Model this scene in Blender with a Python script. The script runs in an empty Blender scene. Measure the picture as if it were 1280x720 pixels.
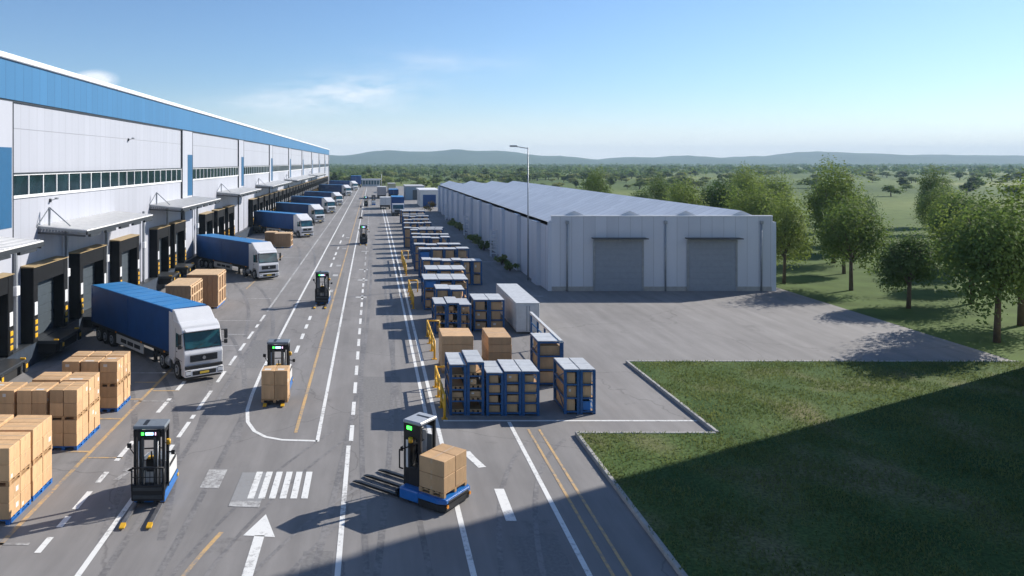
import bpy, bmesh, math, random
from mathutils import Vector, Matrix
random.seed(11)
S = bpy.context.scene
C = S.collection
R = math.radians

# ------------------------------------------------------------------ materials
MATS = {}
def _nodes(name):
    m = bpy.data.materials.new(name); m.use_nodes = True
    nt = m.node_tree
    return m, nt, nt.nodes['Principled BSDF']

def mat(name, col, rough=0.6, metal=0.0, var=0.08, scale=3.0, bump=0.0, bscale=30.0, rnd=0.0,
        emit=0.0, spec=0.5, coat=0.0, stretch=(1, 1, 1)):
    """procedural paint / metal / plastic with uneven tone and optional bump"""
    if name in MATS: return MATS[name]
    m, nt, b = _nodes(name)
    N = nt.nodes; L = nt.links
    tc = N.new('ShaderNodeTexCoord')
    mp = N.new('ShaderNodeMapping'); mp.inputs['Scale'].default_value = stretch
    L.new(tc.outputs['Object'], mp.inputs['Vector'])
    no = N.new('ShaderNodeTexNoise'); no.inputs['Scale'].default_value = scale
    no.inputs['Detail'].default_value = 6; no.inputs['Roughness'].default_value = 0.65
    L.new(mp.outputs['Vector'], no.inputs['Vector'])
    mr = N.new('ShaderNodeMapRange')
    mr.inputs['From Min'].default_value = 0.3; mr.inputs['From Max'].default_value = 0.7
    mr.inputs['To Min'].default_value = 1 - var; mr.inputs['To Max'].default_value = 1 + var
    L.new(no.outputs['Fac'], mr.inputs['Value'])
    val = mr.outputs['Result']
    if rnd:
        oi = N.new('ShaderNodeObjectInfo')
        r2 = N.new('ShaderNodeMapRange')
        r2.inputs['To Min'].default_value = 1 - rnd; r2.inputs['To Max'].default_value = 1 + rnd
        L.new(oi.outputs['Random'], r2.inputs['Value'])
        mu = N.new('ShaderNodeMath'); mu.operation = 'MULTIPLY'
        L.new(val, mu.inputs[0]); L.new(r2.outputs['Result'], mu.inputs[1]); val = mu.outputs[0]
    mx = N.new('ShaderNodeVectorMath'); mx.operation = 'SCALE'
    mx.inputs[0].default_value = col[:3]
    L.new(val, mx.inputs['Scale'])
    L.new(mx.outputs['Vector'], b.inputs['Base Color'])
    b.inputs['Roughness'].default_value = rough; b.inputs['Metallic'].default_value = metal
    b.inputs['Specular IOR Level'].default_value = spec
    if coat: b.inputs['Coat Weight'].default_value = coat; b.inputs['Coat Roughness'].default_value = 0.08
    if bump:
        n2 = N.new('ShaderNodeTexNoise'); n2.inputs['Scale'].default_value = bscale
        n2.inputs['Detail'].default_value = 4
        L.new(mp.outputs['Vector'], n2.inputs['Vector'])
        bp = N.new('ShaderNodeBump'); bp.inputs['Strength'].default_value = bump
        bp.inputs['Distance'].default_value = 0.03
        L.new(n2.outputs['Fac'], bp.inputs['Height']); L.new(bp.outputs['Normal'], b.inputs['Normal'])
    if emit:
        b.inputs['Emission Color'].default_value = (*col[:3], 1); b.inputs['Emission Strength'].default_value = emit
    MATS[name] = m
    return m

def panel_mat(name, col, pitch=1.0, axis='Y', rough=0.45, seam=0.55, hline=None, var=0.05, wid=0.03):
    """cladding: vertical joints every `pitch` metres, every panel a touch different"""
    if name in MATS: return MATS[name]
    m, nt, b = _nodes(name); N = nt.nodes; L = nt.links
    tc = N.new('ShaderNodeTexCoord'); sp = N.new('ShaderNodeSeparateXYZ')
    L.new(tc.outputs['Object'], sp.inputs[0])
    def math_(op, a, bb=None):
        n = N.new('ShaderNodeMath'); n.operation = op
        for i, v in enumerate((a, bb)):
            if v is None: continue
            if isinstance(v, (int, float)): n.inputs[i].default_value = v
            else: L.new(v, n.inputs[i])
        return n.outputs[0]
    q = math_('DIVIDE', sp.outputs[axis], pitch)
    fr = math_('FRACT', q); fl = math_('FLOOR', q)
    line = math_('LESS_THAN', fr, wid / pitch)
    if hline is not None:
        d = math_('ABSOLUTE', math_('SUBTRACT', sp.outputs['Z'], hline))
        line = math_('MAXIMUM', line, math_('LESS_THAN', d, 0.025))
    wn = N.new('ShaderNodeTexWhiteNoise'); wn.noise_dimensions = '1D'; L.new(fl, wn.inputs['W'])
    no = N.new('ShaderNodeTexNoise'); no.inputs['Scale'].default_value = 0.25; no.inputs['Detail'].default_value = 6
    mp = N.new('ShaderNodeMapping'); mp.inputs['Scale'].default_value = (3, 3, 0.5)
    L.new(tc.outputs['Object'], mp.inputs['Vector']); L.new(mp.outputs['Vector'], no.inputs['Vector'])
    t = math_('ADD', math_('MULTIPLY', math_('SUBTRACT', wn.outputs['Value'], 0.5), var), math_('MULTIPLY', math_('SUBTRACT', no.outputs['Fac'], 0.5), 0.18))
    t = math_('ADD', t, 1.0)
    t = math_('MULTIPLY', t, math_('SUBTRACT', 1.0, math_('MULTIPLY', line, 1 - seam)))
    mx = N.new('ShaderNodeVectorMath'); mx.operation = 'SCALE'; mx.inputs[0].default_value = col[:3]
    L.new(t, mx.inputs['Scale']); L.new(mx.outputs['Vector'], b.inputs['Base Color'])
    b.inputs['Roughness'].default_value = rough
    b.inputs['Specular IOR Level'].default_value = 0.35
    bp = N.new('ShaderNodeBump'); bp.inputs['Strength'].default_value = 0.5; bp.inputs['Distance'].default_value = 0.02
    L.new(math_('SUBTRACT', 1.0, line), bp.inputs['Height']); L.new(bp.outputs['Normal'], b.inputs['Normal'])
    MATS[name] = m
    return m

def asphalt_mat():
    m, nt, b = _nodes('asphalt'); N = nt.nodes; L = nt.links
    tc = N.new('ShaderNodeTexCoord')
    def noise(scale, detail=5, stretch=None, rough=0.6):
        n = N.new('ShaderNodeTexNoise'); n.inputs['Scale'].default_value = scale
        n.inputs['Detail'].default_value = detail; n.inputs['Roughness'].default_value = rough
        src = tc.outputs['Object']
        if stretch:
            mp = N.new('ShaderNodeMapping'); mp.inputs['Scale'].default_value = stretch
            L.new(src, mp.inputs['Vector']); src = mp.outputs['Vector']
        L.new(src, n.inputs['Vector']); return n.outputs['Fac']
    def rng(v, a, bb, lo=0.3, hi=0.7):
        r = N.new('ShaderNodeMapRange'); r.inputs['From Min'].default_value = lo; r.inputs['From Max'].default_value = hi
        r.inputs['To Min'].default_value = a; r.inputs['To Max'].default_value = bb
        L.new(v, r.inputs['Value']); return r.outputs['Result']
    def mul(a, c):
        n = N.new('ShaderNodeMath'); n.operation = 'MULTIPLY'; L.new(a, n.inputs[0]); L.new(c, n.inputs[1]); return n.outputs[0]
    v = rng(noise(0.09, 4), 0.86, 1.12)
    v = mul(v, rng(noise(0.5, 6, (2.2, 0.10, 1)), 0.86, 1.12))        # tyre streaks along the lanes
    v = mul(v, rng(noise(1.6, 5, (1.0, 0.25, 1)), 0.92, 1.08))
    v = mul(v, rng(noise(60, 3), 0.84, 1.16))
    v = mul(v, rng(noise(0.33, 8, None, 0.75), 0.66, 1.0, 0.30, 0.40))  # oil stains
    vo = N.new('ShaderNodeTexVoronoi'); vo.feature = 'DISTANCE_TO_EDGE'; vo.inputs['Scale'].default_value = 0.09
    wr = N.new('ShaderNodeVectorMath'); wr.operation = 'ADD'
    n3 = N.new('ShaderNodeTexNoise'); n3.inputs['Scale'].default_value = 0.7; n3.inputs['Detail'].default_value = 6
    L.new(tc.outputs['Object'], n3.inputs['Vector'])
    L.new(tc.outputs['Object'], wr.inputs[0]); L.new(n3.outputs['Color'], wr.inputs[1])
    L.new(wr.outputs['Vector'], vo.inputs['Vector'])
    v = mul(v, rng(vo.outputs['Distance'], 0.70, 1.0, 0.0, 0.0035))   # cracks
    mx = N.new('ShaderNodeVectorMath'); mx.operation = 'SCALE'; mx.inputs[0].default_value = (0.225, 0.215, 0.210)
    L.new(v, mx.inputs['Scale']); L.new(mx.outputs['Vector'], b.inputs['Base Color'])
    b.inputs['Roughness'].default_value = 0.82; b.inputs['Specular IOR Level'].default_value = 0.3
    bp = N.new('ShaderNodeBump'); bp.inputs['Strength'].default_value = 0.35; bp.inputs['Distance'].default_value = 0.01
    L.new(noise(90, 3), bp.inputs['Height']); L.new(bp.outputs['Normal'], b.inputs['Normal'])
    MATS['asphalt'] = m
    return m

def paint_mat(name, col, wear=0.45):
    """road paint worn through to the asphalt in flecks"""
    m, nt, b = _nodes(name); N = nt.nodes; L = nt.links
    tc = N.new('ShaderNodeTexCoord')
    n = N.new('ShaderNodeTexNoise'); n.inputs['Scale'].default_value = 5; n.inputs['Detail'].default_value = 9; n.inputs['Roughness'].default_value = 0.75
    n0 = N.new('ShaderNodeTexNoise'); n0.inputs['Scale'].default_value = 0.35; n0.inputs['Detail'].default_value = 3
    L.new(tc.outputs['Object'], n.inputs['Vector']); L.new(tc.outputs['Object'], n0.inputs['Vector'])
    ad = N.new('ShaderNodeMath'); ad.operation = 'ADD'; L.new(n.outputs['Fac'], ad.inputs[0])
    m0 = N.new('ShaderNodeMath'); m0.operation = 'MULTIPLY'; m0.inputs[1].default_value = 0.5
    L.new(n0.outputs['Fac'], m0.inputs[0]); L.new(m0.outputs[0], ad.inputs[1])
    r = N.new('ShaderNodeMapRange'); r.inputs['From Min'].default_value = wear + 0.12; r.inputs['From Max'].default_value = wear + 0.32
    L.new(ad.outputs[0], r.inputs['Value'])
    mx = N.new('ShaderNodeMix'); mx.data_type = 'RGBA'
    L.new(r.outputs['Result'], mx.inputs['Factor'])
    mx.inputs['A'].default_value = (0.225, 0.215, 0.21, 1); mx.inputs['B'].default_value = (*col, 1)
    L.new(mx.outputs['Result'], b.inputs['Base Color'])
    b.inputs['Roughness'].default_value = 0.7
    MATS[name] = m
    return m

def foliage_mat(name, dark, light, scale=1.2):
    m, nt, b = _nodes(name); N = nt.nodes; L = nt.links
    tc = N.new('ShaderNodeTexCoord')
    n = N.new('ShaderNodeTexNoise'); n.inputs['Scale'].default_value = scale; n.inputs['Detail'].default_value = 4
    L.new(tc.outputs['Object'], n.inputs['Vector'])
    oi = N.new('ShaderNodeObjectInfo')
    a = N.new('ShaderNodeMath'); a.operation = 'MULTIPLY_ADD'; a.inputs[1].default_value = 0.5; 
    L.new(oi.outputs['Random'], a.inputs[0]); L.new(n.outputs['Fac'], a.inputs[2])
    r = N.new('ShaderNodeMapRange'); r.inputs['From Min'].default_value = 0.4; r.inputs['From Max'].default_value = 1.05
    L.new(a.outputs[0], r.inputs['Value'])
    mx = N.new('ShaderNodeMix'); mx.data_type = 'RGBA'; L.new(r.outputs['Result'], mx.inputs['Factor'])
    mx.inputs['A'].default_value = (*dark, 1); mx.inputs['B'].default_value = (*light, 1)
    L.new(mx.outputs['Result'], b.inputs['Base Color'])
    b.inputs['Roughness'].default_value = 0.8
    tl = N.new('ShaderNodeBsdfTranslucent'); L.new(mx.outputs['Result'], tl.inputs['Color'])   # light through the leaves
    ms = N.new('ShaderNodeMixShader'); ms.inputs['Fac'].default_value = 0.42
    L.new(b.outputs[0], ms.inputs[1]); L.new(tl.outputs[0], ms.inputs[2])
    L.new(ms.outputs[0], [n_ for n_ in N if n_.type == 'OUTPUT_MATERIAL'][0].inputs['Surface'])
    MATS[name] = m
    return m

def field_mat(name, cols, scale, rough=0.95, fine=3.0, fvar=0.2):
    m, nt, b = _nodes(name); N = nt.nodes; L = nt.links
    tc = N.new('ShaderNodeTexCoord')
    mp = N.new('ShaderNodeMapping'); mp.inputs['Scale'].default_value = (scale, scale * 0.7, 1)
    L.new(tc.outputs['Object'], mp.inputs['Vector'])
    n = N.new('ShaderNodeTexNoise'); n.inputs['Scale'].default_value = 1; n.inputs['Detail'].default_value = 5
    L.new(mp.outputs['Vector'], n.inputs['Vector'])
    cr = N.new('ShaderNodeValToRGB'); el = cr.color_ramp.elements
    el[0].position = 0.35; el[0].color = (*cols[0], 1); el[1].position = 0.68; el[1].color = (*cols[-1], 1)
    for i, c in enumerate(cols[1:-1]):
        e = el.new(0.35 + 0.33 * (i + 1) / (len(cols) - 1)); e.color = (*c, 1)
    L.new(n.outputs['Fac'], cr.inputs['Fac'])
    n2 = N.new('ShaderNodeTexNoise'); n2.inputs['Scale'].default_value = fine; n2.inputs['Detail'].default_value = 5
    L.new(tc.outputs['Object'], n2.inputs['Vector'])
    r = N.new('ShaderNodeMapRange'); r.inputs['From Min'].default_value = 0.3; r.inputs['From Max'].default_value = 0.7
    r.inputs['To Min'].default_value = 1 - fvar; r.inputs['To Max'].default_value = 1 + fvar
    L.new(n2.outputs['Fac'], r.inputs['Value'])
    mx = N.new('ShaderNodeVectorMath'); mx.operation = 'SCALE'
    L.new(cr.outputs['Color'], mx.inputs[0]); L.new(r.outputs['Result'], mx.inputs['Scale'])
    L.new(mx.outputs['Vector'], b.inputs['Base Color']); b.inputs['Roughness'].default_value = rough
    b.inputs['Specular IOR Level'].default_value = 0.1
    MATS[name] = m
    return m

ASPH = asphalt_mat()
SKID = paint_mat('tyre_rubber', (0.135, 0.13, 0.13), 0.52)
PATCH = mat('asphalt_repair', (0.175, 0.17, 0.168), 0.85, var=0.2, scale=9, bump=0.2, bscale=60)
WPAINT = paint_mat('road_paint_white', (0.72, 0.72, 0.70), 0.40)
WOLD = paint_mat('road_paint_old_white', (0.50, 0.50, 0.49), 0.52)
PALE = paint_mat('road_patch_pale', (0.27, 0.27, 0.27), 0.40)
YPAINT = paint_mat('road_paint_yellow', (0.56, 0.36, 0.15), 0.50)
WALLW = panel_mat('wall_panel_white', (0.39, 0.405, 0.455), 1.0, 'Y', hline=12.8, seam=0.70)
WALLP = panel_mat('pilaster_white', (0.41, 0.425, 0.475), 4.0, 'Y')
BANDB = panel_mat('band_blue', (0.046, 0.165, 0.325), 1.0, 'Y', seam=0.5, var=0.10)
BLUEP = mat('panel_blue', (0.008, 0.088, 0.20), 0.45)
COPING = mat('coping_white', (0.78, 0.78, 0.79), 0.5)
ROOFG = mat('roof_grey', (0.42, 0.43, 0.44), 0.7, var=0.15, scale=0.5)
GLASS = mat('window_glass', (0.010, 0.026, 0.032), 0.08, var=0.5, scale=0.8, spec=0.14)
FRAMEW = mat('frame_white', (0.70, 0.71, 0.72), 0.4)
BLACK = mat('shelter_black', (0.006, 0.007, 0.009), 0.85, var=0.35, bump=0.2, bscale=12, spec=0.2)
RUBBER = mat('rubber_black', (0.014, 0.014, 0.015), 0.8, var=0.2)
DOORG = mat('dock_door_grey', (0.050, 0.066, 0.080), 0.5, var=0.12)
TANRIM = mat('shelter_rim_tan', (0.33, 0.24, 0.12), 0.6, var=0.25)
YELLOW = mat('safety_yellow', (0.72, 0.40, 0.02), 0.45, var=0.15)
PLINTH = mat('dock_wall_blue_grey', (0.018, 0.032, 0.055), 0.7, var=0.25)
STEEL = mat('steel_grey', (0.30, 0.32, 0.34), 0.45, 0.4, var=0.15)
DSTEEL = mat('dark_steel', (0.055, 0.062, 0.07), 0.45, 0.5, var=0.15)
CANOPY = mat('canopy_sheet', (0.78, 0.77, 0.75), 0.55, var=0.10, scale=2)
WHITEP = mat('cab_white', (0.74, 0.74, 0.745), 0.28, var=0.04, scale=2, coat=0.4)
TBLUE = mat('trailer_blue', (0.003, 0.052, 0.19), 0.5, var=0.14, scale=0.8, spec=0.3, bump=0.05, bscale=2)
TBLUE_LIT = mat('trailer_blue_lit', (0.022, 0.19, 0.45), 0.5, var=0.12, scale=1)  # trailer blue lightened for the roofs, sunlight painted into the colour
TGLASS = mat('windscreen_glass', (0.015, 0.085, 0.105), 0.05, var=0.35, scale=1.5, spec=0.9)
CHASSIS = mat('chassis_black', (0.016, 0.017, 0.019), 0.6, var=0.3)
TYRE = mat('tyre', (0.017, 0.017, 0.018), 0.85, var=0.2)
RIM = mat('wheel_rim', (0.42, 0.43, 0.44), 0.4, 0.5)
LAMPG = mat('headlamp_lens', (0.75, 0.78, 0.80), 0.08, 0.2)
AMBER = mat('amber_lens', (0.80, 0.28, 0.02), 0.2)
SKIRT = mat('side_skirt', (0.48, 0.48, 0.47), 0.5, var=0.1)
PLATE = mat('plate_yellow', (0.72, 0.50, 0.06), 0.4)
KRAFT = mat('carton_kraft', (0.53, 0.335, 0.175), 0.8, var=0.14, scale=4, rnd=0.17, bump=0.12, bscale=25, stretch=(1, 1, 0.3))
TAPE = mat('carton_tape', (0.52, 0.36, 0.21), 0.35, var=0.06)
FORKM = mat('fork_steel', (0.17, 0.17, 0.18), 0.4, 0.5, var=0.3, scale=6)
STICK = mat('carton_sticker', (0.66, 0.63, 0.59), 0.6)
WOOD = mat('pallet_wood', (0.40, 0.245, 0.12), 0.85, var=0.22, scale=5, rnd=0.12, stretch=(1, 6, 1))
CRATEW = mat('crate_wood', (0.36, 0.22, 0.12), 0.85, var=0.2, scale=4, stretch=(5, 5, 0.6))
CRATEL = mat('crate_batten', (0.56, 0.39, 0.23), 0.8, var=0.15)
PBLUE = mat('pallet_blue', (0.015, 0.125, 0.40), 0.55, var=0.2)
FBLUE = mat('forklift_blue', (0.012, 0.145, 0.46), 0.35, var=0.08, coat=0.3)
FBLACK = mat('forklift_black', (0.010, 0.011, 0.014), 0.45, var=0.2, spec=0.35)
FGREY = mat('forklift_grey_top', (0.16, 0.18, 0.20), 0.45, var=0.12)
FWHITE = mat('forklift_white', (0.62, 0.62, 0.61), 0.35, var=0.06)
GREENL = mat('lamp_green', (0.06, 1.0, 0.08), 0.3, emit=2.2)
BLUEL = mat('lamp_blue_white', (0.35, 0.55, 1.0), 0.3, emit=2.2)
PINKL = mat('lamp_pink', (0.9, 0.55, 0.8), 0.3, emit=1.2)
SBLUE = mat('stillage_blue', (0.009, 0.085, 0.23), 0.5, var=0.22, scale=6)
LIDW = mat('stillage_lid', (0.47, 0.49, 0.51), 0.6, var=0.14, scale=3, rnd=0.06)
TOTE = mat('blue_tote', (0.02, 0.18, 0.50), 0.5, var=0.1)
DARKGOODS = mat('dark_goods', (0.05, 0.055, 0.06), 0.7, var=0.3)
SHEDW = panel_mat('shed_white_side', (0.56, 0.60, 0.66), 5.5, 'Y', seam=0.6, var=0.10, wid=0.12)
SHEDF = panel_mat('shed_white_front', (0.58, 0.60, 0.64), 1.0, 'X', seam=0.72, var=0.12, wid=0.04)
SHUT = mat('shed_shutter', (0.26, 0.29, 0.33), 0.55)
SHEDROOF = panel_mat('shed_roof', (0.66, 0.68, 0.70), 1.6, 'Y', seam=0.72, var=0.14, wid=0.12)
CONTW = mat('container_white', (0.60, 0.61, 0.60), 0.5, var=0.1)
CONCRETE = mat('kerb_concrete', (0.36, 0.35, 0.33), 0.85, var=0.15, bump=0.2)
BARK = mat('bark', (0.10, 0.07, 0.045), 0.9, var=0.3)
LEAFS = [foliage_mat('leaves_deep', (0.05, 0.10, 0.022), (0.15, 0.22, 0.05)),
         foliage_mat('leaves_mid', (0.085, 0.145, 0.028), (0.23, 0.29, 0.06)),
         foliage_mat('leaves_pale', (0.15, 0.20, 0.05), (0.32, 0.34, 0.10))]
GRASS = foliage_mat('grass_blades', (0.05, 0.095, 0.022), (0.19, 0.22, 0.07), 0.5)
ORANGEL = foliage_mat('leaves_autumn', (0.12, 0.085, 0.01), (0.34, 0.23, 0.03))
FARWOOD = foliage_mat('far_wood_leaves', (0.07, 0.13, 0.03), (0.25, 0.31, 0.075), 0.02)
LAWN = field_mat('lawn', [(0.045, 0.085, 0.024), (0.075, 0.115, 0.034), (0.15, 0.145, 0.07)], 0.3, fine=9, fvar=0.45)
FIELD = field_mat('open_fields', [(0.055, 0.095, 0.026), (0.11, 0.155, 0.042), (0.22, 0.24, 0.085)], 0.006, fine=0.4)
HILLM = field_mat('hill_cover', [(0.030, 0.060, 0.025), (0.05, 0.085, 0.035), (0.075, 0.10, 0.045)], 0.01, fine=0.05)

# ------------------------------------------------------------------ builders
class MB:
    """collects shapes; build() links them as ONE mesh object"""
    def __init__(s): s.bm = bmesh.new(); s.mats = []
    def _mi(s, m):
        if m not in s.mats: s.mats.append(m)
        return s.mats.index(m)
    def box(s, x0, x1, y0, y1, z0, z1, m, bev=0.0, M=None, seg=1):
        r = bmesh.ops.create_cube(s.bm, size=1.0)
        vs = r['verts']
        for v in vs:
            v.co = Vector(((x0 + x1) / 2 + v.co.x * (x1 - x0), (y0 + y1) / 2 + v.co.y * (y1 - y0), (z0 + z1) / 2 + v.co.z * (z1 - z0)))
        fs = {f for v in vs for f in v.link_faces}
        mi = s._mi(m)
        for f in fs: f.material_index = mi
        if bev:
            es = list({e for v in vs for e in v.link_edges})
            o = bmesh.ops.bevel(s.bm, geom=es, offset=bev, segments=seg, affect='EDGES', profile=0.6)
            for f in o['faces']: f.material_index = mi
            vs = list({v for f in o['faces'] for v in f.verts} | {v for v in vs if v.is_valid})
        if M is not None: bmesh.ops.transform(s.bm, matrix=M, verts=[v for v in vs if v.is_valid])
        return vs
    def tube(s, p, q, r, m, n=10, r2=None):
        p, q = Vector(p), Vector(q); d = q - p
        o = bmesh.ops.create_cone(s.bm, cap_ends=True, segments=n, radius1=r, radius2=r if r2 is None else r2, depth=d.length)
        rot = d.to_track_quat('Z', 'Y').to_matrix().to_4x4()
        bmesh.ops.transform(s.bm, matrix=Matrix.Translation((p + q) / 2) @ rot, verts=o['verts'])
        mi = s._mi(m)
        for f in {f for v in o['verts'] for f in v.link_faces}: f.material_index = mi; f.smooth = len(f.verts) == 4
    def bar(s, p, q, w, m, h=None):
        """square-section bar between two points"""
        p, q = Vector(p), Vector(q); d = q - p; h = h or w
        o = bmesh.ops.create_cube(s.bm, size=1.0)
        rot = d.to_track_quat('Y', 'Z').to_matrix().to_4x4()
        bmesh.ops.transform(s.bm, matrix=Matrix.Translation((p + q) / 2) @ rot @ Matrix.Diagonal((w, d.length, h, 1)), verts=o['verts'])
        mi = s._mi(m)
        for f in {f for v in o['verts'] for f in v.link_faces}: f.material_index = mi
    def prism(s, pts, x0, x1, m, bev=0.0, axis='X', seg=2):
        """profile of (a, z) points extruded along X (a = y) or Y (a = x)"""
        def co(a, z, t): return (t, a, z) if axis == 'X' else (a, t, z)
        A = [s.bm.verts.new(co(a, z, x0)) for a, z in pts]; B = [s.bm.verts.new(co(a, z, x1)) for a, z in pts]
        mi = s._mi(m); fs = []
        n = len(pts)
        fs.append(s.bm.faces.new(A)); fs.append(s.bm.faces.new(B[::-1]))
        for i in range(n): fs.append(s.bm.faces.new((A[i], B[i], B[(i + 1) % n], A[(i + 1) % n])))
        bmesh.ops.recalc_face_normals(s.bm, faces=fs)
        for f in fs: f.material_index = mi
        if bev:
            es = list({e for f in fs for e in f.edges})
            o = bmesh.ops.bevel(s.bm, geom=es, offset=bev, segments=seg, affect='EDGES', profile=0.6)
            for f in o['faces']: f.material_index = mi
    def quad(s, pts, m):
        f = s.bm.faces.new([s.bm.verts.new(p) for p in pts]); f.material_index = s._mi(m); return f
    def mesh(s, name):
        me = bpy.data.meshes.new(name); s.bm.normal_update(); s.bm.to_mesh(me); s.bm.free()
        for m in s.mats: me.materials.append(m)
        return me
    def build(s, name, parent=None, label=None):
        o = bpy.data.objects.new(name, s.mesh(name)); C.objects.link(o)
        if parent: o.parent = parent
        if label: o['label'] = label
        return o

def tag(o, label=None, cat=None, group=None, kind=None):
    if label: o['label'] = label
    if cat: o['category'] = cat
    if group: o['group'] = group
    if kind: o['kind'] = kind
    return o
def empty(name, loc, label, cat, group=None, rz=0.0, sc=1.0):
    o = bpy.data.objects.new(name, None); C.objects.link(o)
    o.empty_display_size = 0.3
    o.location = loc; o.rotation_euler = (0, 0, rz); o.scale = (sc, sc, sc)
    return tag(o, label, cat, group)
def copy_tree(o, parent=None):
    c = o.copy(); C.objects.link(c)
    if parent: c.parent = parent
    for ch in list(o.children): copy_tree(ch, c)
    return c
def place(proto, used, loc, label, rz=None, sc=None, group=None):
    o = proto if not used else copy_tree(proto)
    o.location = loc; o['label'] = label
    if rz is not None: o.rotation_euler = (0, 0, rz)
    if sc is not None: o.scale = sc if isinstance(sc, tuple) else (sc, sc, sc)
    if group: o['group'] = group
    return o
def struct(o): o['kind'] = 'structure'; return o

# ------------------------------------------------------------------ camera
cam = bpy.data.cameras.new('camera'); co = bpy.data.objects.new('camera', cam); C.objects.link(co)
co.location = (0, 0, 11); co.rotation_euler = (R(90), 0, 0)
cam.sensor_width = 36; cam.lens = 950 / 1280 * 36
cam.shift_x = (640 - 466) / 1280; cam.shift_y = -(360 - 203) / 1280
cam.clip_start = 0.1; cam.clip_end = 30000
S.camera = co

# ------------------------------------------------------------------ ground
g = MB(); g.quad([(-9000, -200, -0.01), (9000, -200, -0.01), (9000, 9000, -0.01), (-9000, 9000, -0.01)], FIELD)
struct(g.build('ground'))
g = MB(); g.quad([(-62, -20, 0), (14, -20, 0), (14, 42, 0), (35.5, 42, 0), (35.5, 190, 0), (20, 352, 0), (-62, 352, 0)], ASPH)
struct(g.build('yard_asphalt'))
g = MB()
KX = 8.3
g.box(KX, 90, -20, 30.5, -0.02, 0.12, LAWN); g.box(14.0, 90, 30.5, 41.5, -0.02, 0.12, LAWN)
struct(g.build('lawn'))
g = MB()
def kerb_run(x0, y0, x1, y1):
    n = max(1, int(max(abs(x1 - x0), abs(y1 - y0)) / 1.0))
    for i in range(n):
        a, b = i / n, (i + 1) / n
        xa, ya, xb, yb = x0 + (x1 - x0) * a, y0 + (y1 - y0) * a, x0 + (x1 - x0) * b, y0 + (y1 - y0) * b
        if abs(x1 - x0) < 0.01: g.box(xa - 0.16, xa - 0.003, ya + 0.006, yb - 0.006, -0.02, 0.145, CONCRETE, 0.02)
        else: g.box(xa + 0.006, xb - 0.006, ya + 0.003, ya + 0.16, -0.02, 0.145, CONCRETE, 0.02)
kerb_run(KX, 8, KX, 30.5); kerb_run(KX - 0.16, 30.5, 13.8, 30.5); kerb_run(14, 30.7, 14, 41.5); kerb_run(13.84, 41.5, 35.3, 41.5)
struct(g.build('lawn_kerb'))

# ------------------------------------------------------------------ road markings
Z1 = 0.008
def line(b, x, y0, y1, w, m, x2=None):
    x2 = x if x2 is None else x2
    b.quad([(x - w / 2, y0, Z1), (x + w / 2, y0, Z1), (x2 + w / 2, y1, Z1), (x2 - w / 2, y1, Z1)], m)
def hline(b, y, x0, x1, w, m): b.quad([(x0, y - w / 2, Z1), (x1, y - w / 2, Z1), (x1, y + w / 2, Z1), (x0, y + w / 2, Z1)], m)
def dashes(b, x, segs, w, m):
    for a, c in segs: line(b, x, a, c, w, m)
def arc(b, pts, w, m):
    for i in range(len(pts) - 1):
        p, q = Vector(pts[i]), Vector(pts[i + 1])
        t0 = (Vector(pts[min(i + 1, len(pts) - 1)]) - Vector(pts[max(i - 1, 0)])).normalized()
        t1 = (Vector(pts[min(i + 2, len(pts) - 1)]) - Vector(pts[i])).normalized()
        n0 = Vector((-t0.y, t0.x)) * w / 2; n1 = Vector((-t1.y, t1.x)) * w / 2
        b.quad([(*(p - n0), Z1), (*(q - n1), Z1), (*(q + n1), Z1), (*(p + n0), Z1)], m)
b = MB()
# kerbside dashed line
dashes(b, -9.45, [(21.4, 22.3), (22.9, 23.6), (24.1, 25.4), (26.1, 27.0), (28.0, 30.0), (31.0, 32.2), (33.4, 35.4), (36.6, 38.2), (39.0, 40.0)], 0.19, WPAINT)
# second line: solid near, dashes, then solid to the far end
line(b, -7.85, 20, 25.0, 0.17, WPAINT)
dashes(b, -7.78, [(28.3, 29.6), (30.4, 32.2), (32.6, 33.1), (33.8, 36.6), (38.0, 40.0), (41.2, 43.2), (44.4, 46.2), (47.4, 49.4), (50.6, 51.6), (52.6, 54.8)], 0.17, WPAINT)
line(b, -7.8, 56, 330, 0.16, WOLD)
# lane loop: left leg, round end, right leg
pts = [(-5.95, 330), (-5.92, 120), (-5.9, 60), (-5.84, 40), (-5.72, 36.0), (-5.58, 33.8), (-5.3, 32.2), (-4.85, 31.1), (-4.3, 30.45), (-3.6, 30.12), (-2.19, 30.0)]
arc(b, pts, 0.16, WPAINT)
line(b, -2.19, 29.93, 330, 0.15, WPAINT, -2.6)
dashes(b, -4.45, [(43.9, 45.6), (47.3, 48.8), (50.3, 51.6), (53.0, 54.4), (62, 63.5), (66, 68), (80, 83), (86, 88), (90, 93), (96, 99), (103, 107), (112, 116)], 0.2, WPAINT)
# centre line
line(b, -0.94, 14, 29.5, 0.16, WPAINT)
dashes(b, -0.86, [(30.0 + i * 3.1, 31.8 + i * 3.1) for i in range(14)], 0.17, WPAINT)
dashes(b, -0.82, [(76 + i * 5.0, 78.6 + i * 5.0) for i in range(40)], 0.15, WOLD)
# right pair
line(b, 2.68, 14, 62, 0.17, WPAINT, 2.74); line(b, 2.74, 62, 330, 0.17, WPAINT, 2.9)
line(b, 2.32, 26.2, 330, 0.16, WPAINT, 2.15)
dashes(b, 4.25, [(23.3, 25.6)], 0.33, WPAINT)
arc(b, [(3.55, 28.9), (3.68, 28.3), (3.95, 27.4)], 0.30, WPAINT)
line(b, 5.77, 10, 32.2, 0.16, WPAINT)
hline(b, 32.35, 3.0, 13.8, 0.15, WPAINT)
hline(b, 62.5, 7, 14, 0.2, WOLD); hline(b, 84, 9, 14, 0.25, WOLD)
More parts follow.
